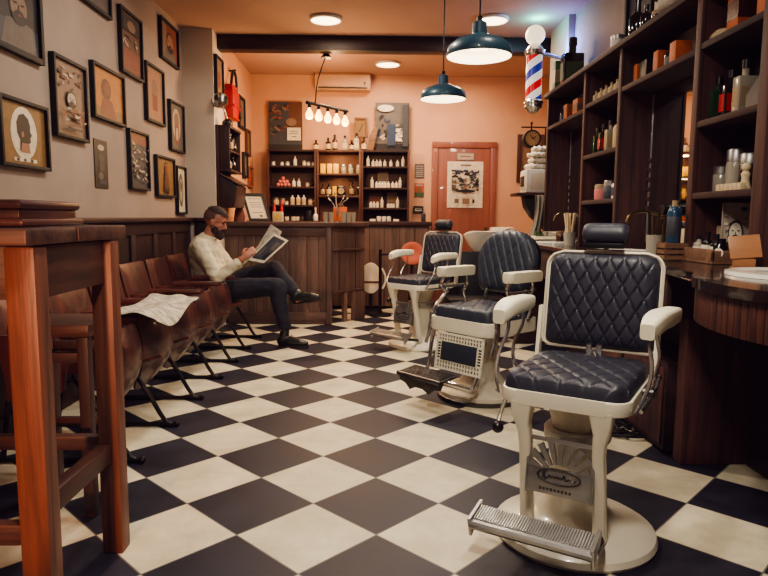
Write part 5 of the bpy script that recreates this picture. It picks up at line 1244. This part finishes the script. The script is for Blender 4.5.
# head: cranium + jaw + face
Rh = RY(R(16))
def H_(x, y, z): return hd+(Rh @ V((x, y, z)))
g.ball(H_(-.008, 0, .035), (.098, .078, .090), 20, rot=Rh); g.ball(H_(.022, 0, -.035), (.068, .062, .085), 18, rot=Rh)
g.ball(H_(.060, 0, -.085), (.034, .034, .028), 14, rot=Rh); g.ball(H_(.075, 0, .018), (.022, .05, .016), 12, rot=Rh)
g.tube([H_(.082, 0, .012), H_(.103, 0, -.022), H_(.113, 0, -.032), H_(.090, 0, -.040)], [.009, .013], 10)
for s_ in (-1, 1): g.ball(H_(-.005, s_*.078, -.008), (.022, .010, .032), 12, rot=Rh); g.ball(H_(.06, s_*.035, -.022), (.022, .02, .02), 10, rot=Rh)
limb(g, [rsh, relb, rwr], [.05, .04, .027]); limb(g, [lsh, lelb, lwr], [.05, .04, .027])
def hand(wr, fwd, up, side, sg):
    """fwd: knuckle direction, up: back of hand, side: thumb side"""
    pc = wr+fwd*.055; Mx = Matrix((fwd, side, up)).transposed().to_4x4()
    g.ball(pc, (.052, .042, .017), 14, rot=Mx); cap(g, wr-fwd*.01, pc, .026, .024)
    for k, (o_, ln) in enumerate(((.030, .068), (.010, .078), (-.011, .072), (-.031, .056))):
        b0 = pc+fwd*.04+side*o_; b1 = b0+fwd*ln*.45-up*ln*.12; b2 = b1+fwd*ln*.12-up*ln*.38; b3 = b2-fwd*ln*.18-up*ln*.18
        limb(g, [b0, b1, b2, b3], [.0105, .0100, .0092, .008])
    t0 = pc-fwd*.02+side*.030; t1 = t0+side*.03+fwd*.025-up*.006; t2 = t1+fwd*.03-up*.012; limb(g, [t0, t1, t2], [.013, .0115, .009])
fw = (V((-1.045, 5.475, .86))-rwr).normalized(); sd = V((-.5, .35, .6)); sd = (sd-fw*sd.dot(fw)).normalized(); hand(rwr, fw, fw.cross(sd)*-1 if fw.cross(sd).y > 0 else fw.cross(sd), sd, 1)
fl_ = (V((-1.0, 5.72, .88))-lwr).normalized(); sd = V((-.5, -.35, .6)); sd = (sd-fl_*sd.dot(fl_)).normalized(); hand(lwr, fl_, fl_.cross(sd) if fl_.cross(sd).y > 0 else -fl_.cross(sd), sd, 1)
limb(g, [pelv, rhip, rkn, ran], [.12, .078, .052, .036]); limb(g, [pelv, lhip, lkn, lan], [.12, .078, .052, .036])
rto, lto = V((-.64, 5.51, .045)), V((-.53, 5.485, .445))
limb(g, [ran, V((-.79, 5.55, .055)), rto], [.036, .036, .025]); limb(g, [lan, V((-.66, 5.53, .42)), lto], [.036, .034, .025])
fuse(g, 'body', 'skin', man, .0062, 3)
# hair, stubble sides, beard, eyes
def capmesh(name, m, test, grow, rx, ry, rz_, c, n=40):
    g = G(); g.ball((0, 0, 0), 1, n); bm = g.bm
    bmesh.ops.delete(bm, geom=[v for v in bm.verts if not test(v.co)], context='VERTS')
    T = Matrix.Translation(H_(*c)) @ Rh @ Matrix.Diagonal((rx+grow, ry+grow, rz_+grow, 1)); bm.transform(T)
    return g.build(name, m, man, world=True, sharp=180)
capmesh('cropped_side_hair', 'stubble', lambda p: (p.z > -.45 and p.x < .25+.2*p.z) , .0045, .098, .078, .090, (-.008, 0, .035))
capmesh('hair', 'hair', lambda p: p.z > .42-.12*p.x, .013, .098, .076, .088, (-.004, 0, .038))
g = G(); g.ball(H_(.055, 0, -.085), (.045, .048, .048), 18, rot=Rh); g.ball(H_(.025, .045, -.06), (.036, .018, .05), 14, rot=Rh); g.ball(H_(.025, -.045, -.06), (.036, .018, .05), 14, rot=Rh); g.ball(H_(.078, 0, -.115), (.033, .035, .036), 14, rot=Rh); g.ball(H_(.092, 0, -.053), (.012, .03, .009), 10, rot=Rh)
fuse(g, 'beard', 'beard', man, .006, 2, .004, 60)
g = G()
for s_ in (-1, 1): g.ball(H_(.083, s_*.032, .004), (.008, .012, .006), 8, rot=Rh); g.box(H_(.092, s_*.034, .024), (.01, .034, .008), rot=Rh)
g.build('eye', 'eye', man, world=True)
# shirt
g = G()
limb(g, [pelv+V((0, 0, .03)), belly, chest], [.152, .148, .150]); g.ball(pelv+V((.03, 0, .03)), (.16, .185, .09)); g.ball(belly+V((.02, 0, 0)), (.145, .18, .14)); g.ball(chest+V((.0, 0, .02)), (.135, .205, .145))
limb(g, [rsh, chest+V((0, 0, .075)), lsh], [.072, .085, .072]); cap(g, chest+V((.0, 0, .05)), neck-V((.012, 0, .012)), .10, .068)
limb(g, [rsh, relb, rwr-(rwr-relb).normalized()*.05], [.075, .058, .042]); limb(g, [lsh, lelb, lwr-(lwr-lelb).normalized()*.05], [.075, .058, .042])
fuse(g, 'shirt', 'shirt', man, .009, 3, .009, 13)
g = G(); g.tube([neck+V((.062*math.cos(a), .062*math.sin(a), .004-.02*math.cos(a))) for a in (2*PI*k/16 for k in range(16))], .014, 8, closed=True); g.build('collar', 'shirt', man, world=True)
# trousers
g = G()
limb(g, [pelv, rhip], [.145, .10]); limb(g, [pelv, lhip], [.145, .10]); g.ball(pelv+V((0, 0, -.01)), (.15, .185, .10))
limb(g, [rhip, (rhip+rkn)/2, rkn, (rkn+ran)/2, ran+V((0, 0, .07))], [.105, .095, .078, .066, .055]); limb(g, [lhip, (lhip+lkn)/2, lkn, (lkn+lan)/2, lan+(lkn-lan).normalized()*.05], [.105, .095, .078, .066, .055])
fuse(g, 'trousers', 'trousers', man, .009, 3, .006, 12)
def shoe(heel, toe, ank, up, label):
    g = G(); d = (toe-heel).normalized(); L = (toe-heel).length
    limb(g, [heel+up*.035+d*.01, heel+up*.04+d*L*.35, heel+up*.03+d*L*.75, toe+up*.024-d*.01], [.040, .043, .038, .026]); cap(g, heel+up*.05+d*.03, ank+up*.02, .044, .042)
    o = fuse(g, 'shoe', 'shoe', man, .0065, 2)
    g = G(); sdv = d.cross(up).normalized(); P = []
    for k in range(20):
        a = 2*PI*k/20; P.append((.5*L+(.5*L+.02)*math.cos(a), (.034+.008*math.cos(a+.4))*math.sin(a)))
    Mx = Matrix((d, -sdv, up)).transposed().to_4x4(); Mx.translation = heel-up*.014
    g.prism(P, .02, Mx, bev=.003); g.bm.transform(rootmat(man).inverted()); s2 = g.build('sole', 'sole', o)
    g = G()
    for k in range(4): c = heel+d*L*(.42+.07*k)+up*(.082-.012*k); g.tube([c-sdv*.022, c+up*.004, c+sdv*.022], .0035, 5)
    g.bm.transform(rootmat(man).inverted()); g.build('laces', 'black', o)
shoe(V((-.83, 5.56, .014)), V((-.585, 5.49, .014)), ran, V((0, 0, 1)), None)
dl = (V((-.47, 5.46, .455))-V((-.70, 5.55, .405))).normalized(); ul = V((-.25, 0, 1)); ul = (ul-dl*ul.dot(dl)).normalized()
shoe(V((-.70, 5.545, .400)), V((-.475, 5.465, .435)), lan, ul, None)
g = G(); 
for k in range(2): c = rwr-(rwr-relb).normalized()*(.012+.028*k); ax = (rwr-relb).normalized(); s1 = ax.orthogonal().normalized(); s2 = ax.cross(s1); g.tube([c+(s1*math.cos(a)+s2*math.sin(a))*.032 for a in (2*PI*j/16 for j in range(16))], .0045, 6, closed=True)
g.build('bracelet', 'amber', man, world=True)
# newspaper he reads
rp = thing('held_newspaper', 'folded newspaper with a large grey photo held by the seated man', 'newspaper', (-.93, 5.5, .9))
def quadsheet(a, b, c, d, bend, th, name, m, par, lift=0):
    a, b, c, d = V(a), V(b), V(c), V(d); n_ = (b-a).cross(d-a).normalized()
    def fn(u, v): p = a*(1-u)*(1-v)+b*u*(1-v)+c*u*v+d*(1-u)*v+n_*(bend*math.sin(PI*u)+lift); return p, n_
    g = G(); g.sheet(fn, 12, 8, th); g.bm.transform(rootmat(rp).inverted()); return g.build(name, m, par)
# corners: lower-left, lower-right, upper-right, upper-left (as seen)
Q = [(-1.085, 5.46, .775), (-.945, 5.44, .752), (-.735, 5.48, .945), (-.86, 5.50, 1.005)]
f1 = quadsheet(*Q, .01, .003, 'front_page', 'paper', rp)
def lerpq(u, v): a, b, c, d = map(V, Q); return a*(1-u)*(1-v)+b*u*(1-v)+c*u*v+d*(1-u)*v
def sub(u0, u1, v0, v1, name, m, off):
    quadsheet(lerpq(u0, v0), lerpq(u1, v0), lerpq(u1, v1), lerpq(u0, v1), .010*(1 if u1-u0 > .6 else .3), .002, name, m, f1, off)
n1 = (V(Q[1])-V(Q[0])).cross(V(Q[3])-V(Q[0])).normalized(); sgn = 1 if n1.y < 0 else -1
sub(.10, .90, .10, .93, 'page_photo', 'i_slate', .006*sgn)
sub(.2, .5, .2, .55, 'photo_patch', 'i_grey', .012*sgn); sub(.45, .8, .5, .8, 'photo_patch', 'i_grey', .013*sgn); sub(.3, .6, .62, .9, 'photo_patch', 'i_dark', .012*sgn); sub(.55, .85, .15, .4, 'photo_patch', 'i_dark', .012*sgn)
quadsheet((-1.06, 5.55, .82), (-.93, 5.53, .80), (-.80, 5.56, 1.02), (-.90, 5.58, 1.085), .015, .003, 'back_page', 'news', rp)
quadsheet((-1.09, 5.50, .765), (-.95, 5.48, .745), (-.78, 5.50, .90), (-.90, 5.52, .96), -.015, .003, 'inner_page', 'news', rp)

# ------------------------------------------------------------------ lights
def light(kind, name, loc, e, col, size=.05, rot=None, spot=None, spread=None):
    d = bpy.data.lights.new(name, kind); d.energy = e; d.color = col
    if kind == 'AREA': d.shape = 'DISK'; d.size = size
    elif kind == 'SPOT': d.spot_size = R(spot); d.spot_blend = .6; d.shadow_soft_size = size
    else: d.shadow_soft_size = size
    o = bpy.data.objects.new(name, d); COL.objects.link(o); o.location = loc
    if rot: o.rotation_euler = rot
    return o
WARM = (1, .78, .56); NEU = (1, .90, .76); HOT = (1, .58, .27)
for i, (x, y) in enumerate(((.535, 3.33), (.50, 4.70), (.58, 1.95))):
    light('SPOT', 'pendant_light', (x, y, 2.02), (55, 55, 45)[i], NEU, .05, None, 150)
for x, y, e in ((-.45, 6.05, 22), (1.08, 6.0, 20), (.16, 7.72, 20)): light('AREA', 'ceiling_and_fill_light', (x, y, 2.935), e, WARM, .25)
light('AREA', 'ceiling_and_fill_light', (-.55, 4.0, 2.93), 34, NEU, .3); light('AREA', 'ceiling_and_fill_light', (.0, .7, 2.93), 60, NEU, .4)  # the nearer one is an unseen fill added for the chair fronts
for k in (0, 2, 4):
    p = p0+dr*(.06+.22*k); light('POINT', 'bulb_light', p-Vector((0, 0, .24)), 20, (1, .62, .29), .05)
light('POINT', 'bulb_light', (-.5, 7.3, 2.6), 10, HOT, .05)
light('AREA', 'ceiling_and_fill_light', (.85, 2.9, 2.93), 9, NEU, .3)  # weak unseen fill added to lift the right-hand shelving
light('AREA', 'cabinet_light', (-.45, 8.2, 1.965), 2.6, (1, .70, .30), .2)
light('AREA', 'cabinet_light', (-.45, 8.22, 1.67), 1.2, (1, .70, .30), .2)
light('AREA', 'door_side_light', (1.0, 7.6, 2.9), 22, (1, .70, .45), .4)
light('POINT', 'pole_blue_light', (1.68, 5.82, 2.70), 8, (.12, .22, 1), .04); light('POINT', 'pole_teal_light', (1.50, 5.98, 2.90), 4.5, (.1, .9, .8), .03)
light('SPOT', 'entrance_lamp', (-.83, -.8, 1.15), 330, (1, .44, .22), .05, Vector((-.10, 2.45, -.50)).to_track_quat('-Z', 'Y').to_euler(), 27)
light('SPOT', 'entrance_lamp', (.9, .1, 1.75), 7, (1, .36, .18), .15, Vector((.75, 2.6, .1)).to_track_quat('-Z', 'Y').to_euler(), 60)
w = bpy.data.worlds.new('World'); bpy.context.scene.world = w; w.use_nodes = True
w.node_tree.nodes['Background'].inputs[0].default_value = (.50, .40, .50, 1); w.node_tree.nodes['Background'].inputs[1].default_value = .09

# ------------------------------------------------------------------ camera
PIT, YAW, ROLL = .11143, .01713, .00694
cy, sy, cp, sp = math.cos(YAW), math.sin(YAW), math.cos(PIT), math.sin(PIT)
r0 = Vector((cy, -sy, 0)); f0 = Vector((sy*cp, cy*cp, -sp)); u0 = Vector((sy*sp, cy*sp, cp))
c_, s_ = math.cos(ROLL), math.sin(ROLL)
rt, up = r0*c_+u0*s_, u0*c_-r0*s_
cam = bpy.data.cameras.new('camera'); co = bpy.data.objects.new('camera', cam); COL.objects.link(co)
mw = Matrix((rt, up, -f0)).transposed().to_4x4(); mw.translation = (0, 0, 1.15); co.matrix_world = mw
cam.sensor_width = 36; cam.lens = 630.445*36/768; cam.clip_start = .05
bpy.context.scene.camera = co
vs = bpy.context.scene.view_settings
vs.view_transform = 'AgX'
try: vs.look = 'AgX - Medium High Contrast'
except Exception: pass
vs.exposure = 0.05
vs.use_curve_mapping = True
for ci, lo in ((0, .0055), (1, .003), (2, .0065)):
    vs.curve_mapping.curves[ci].points[0].location = (0, lo)
vs.curve_mapping.update()
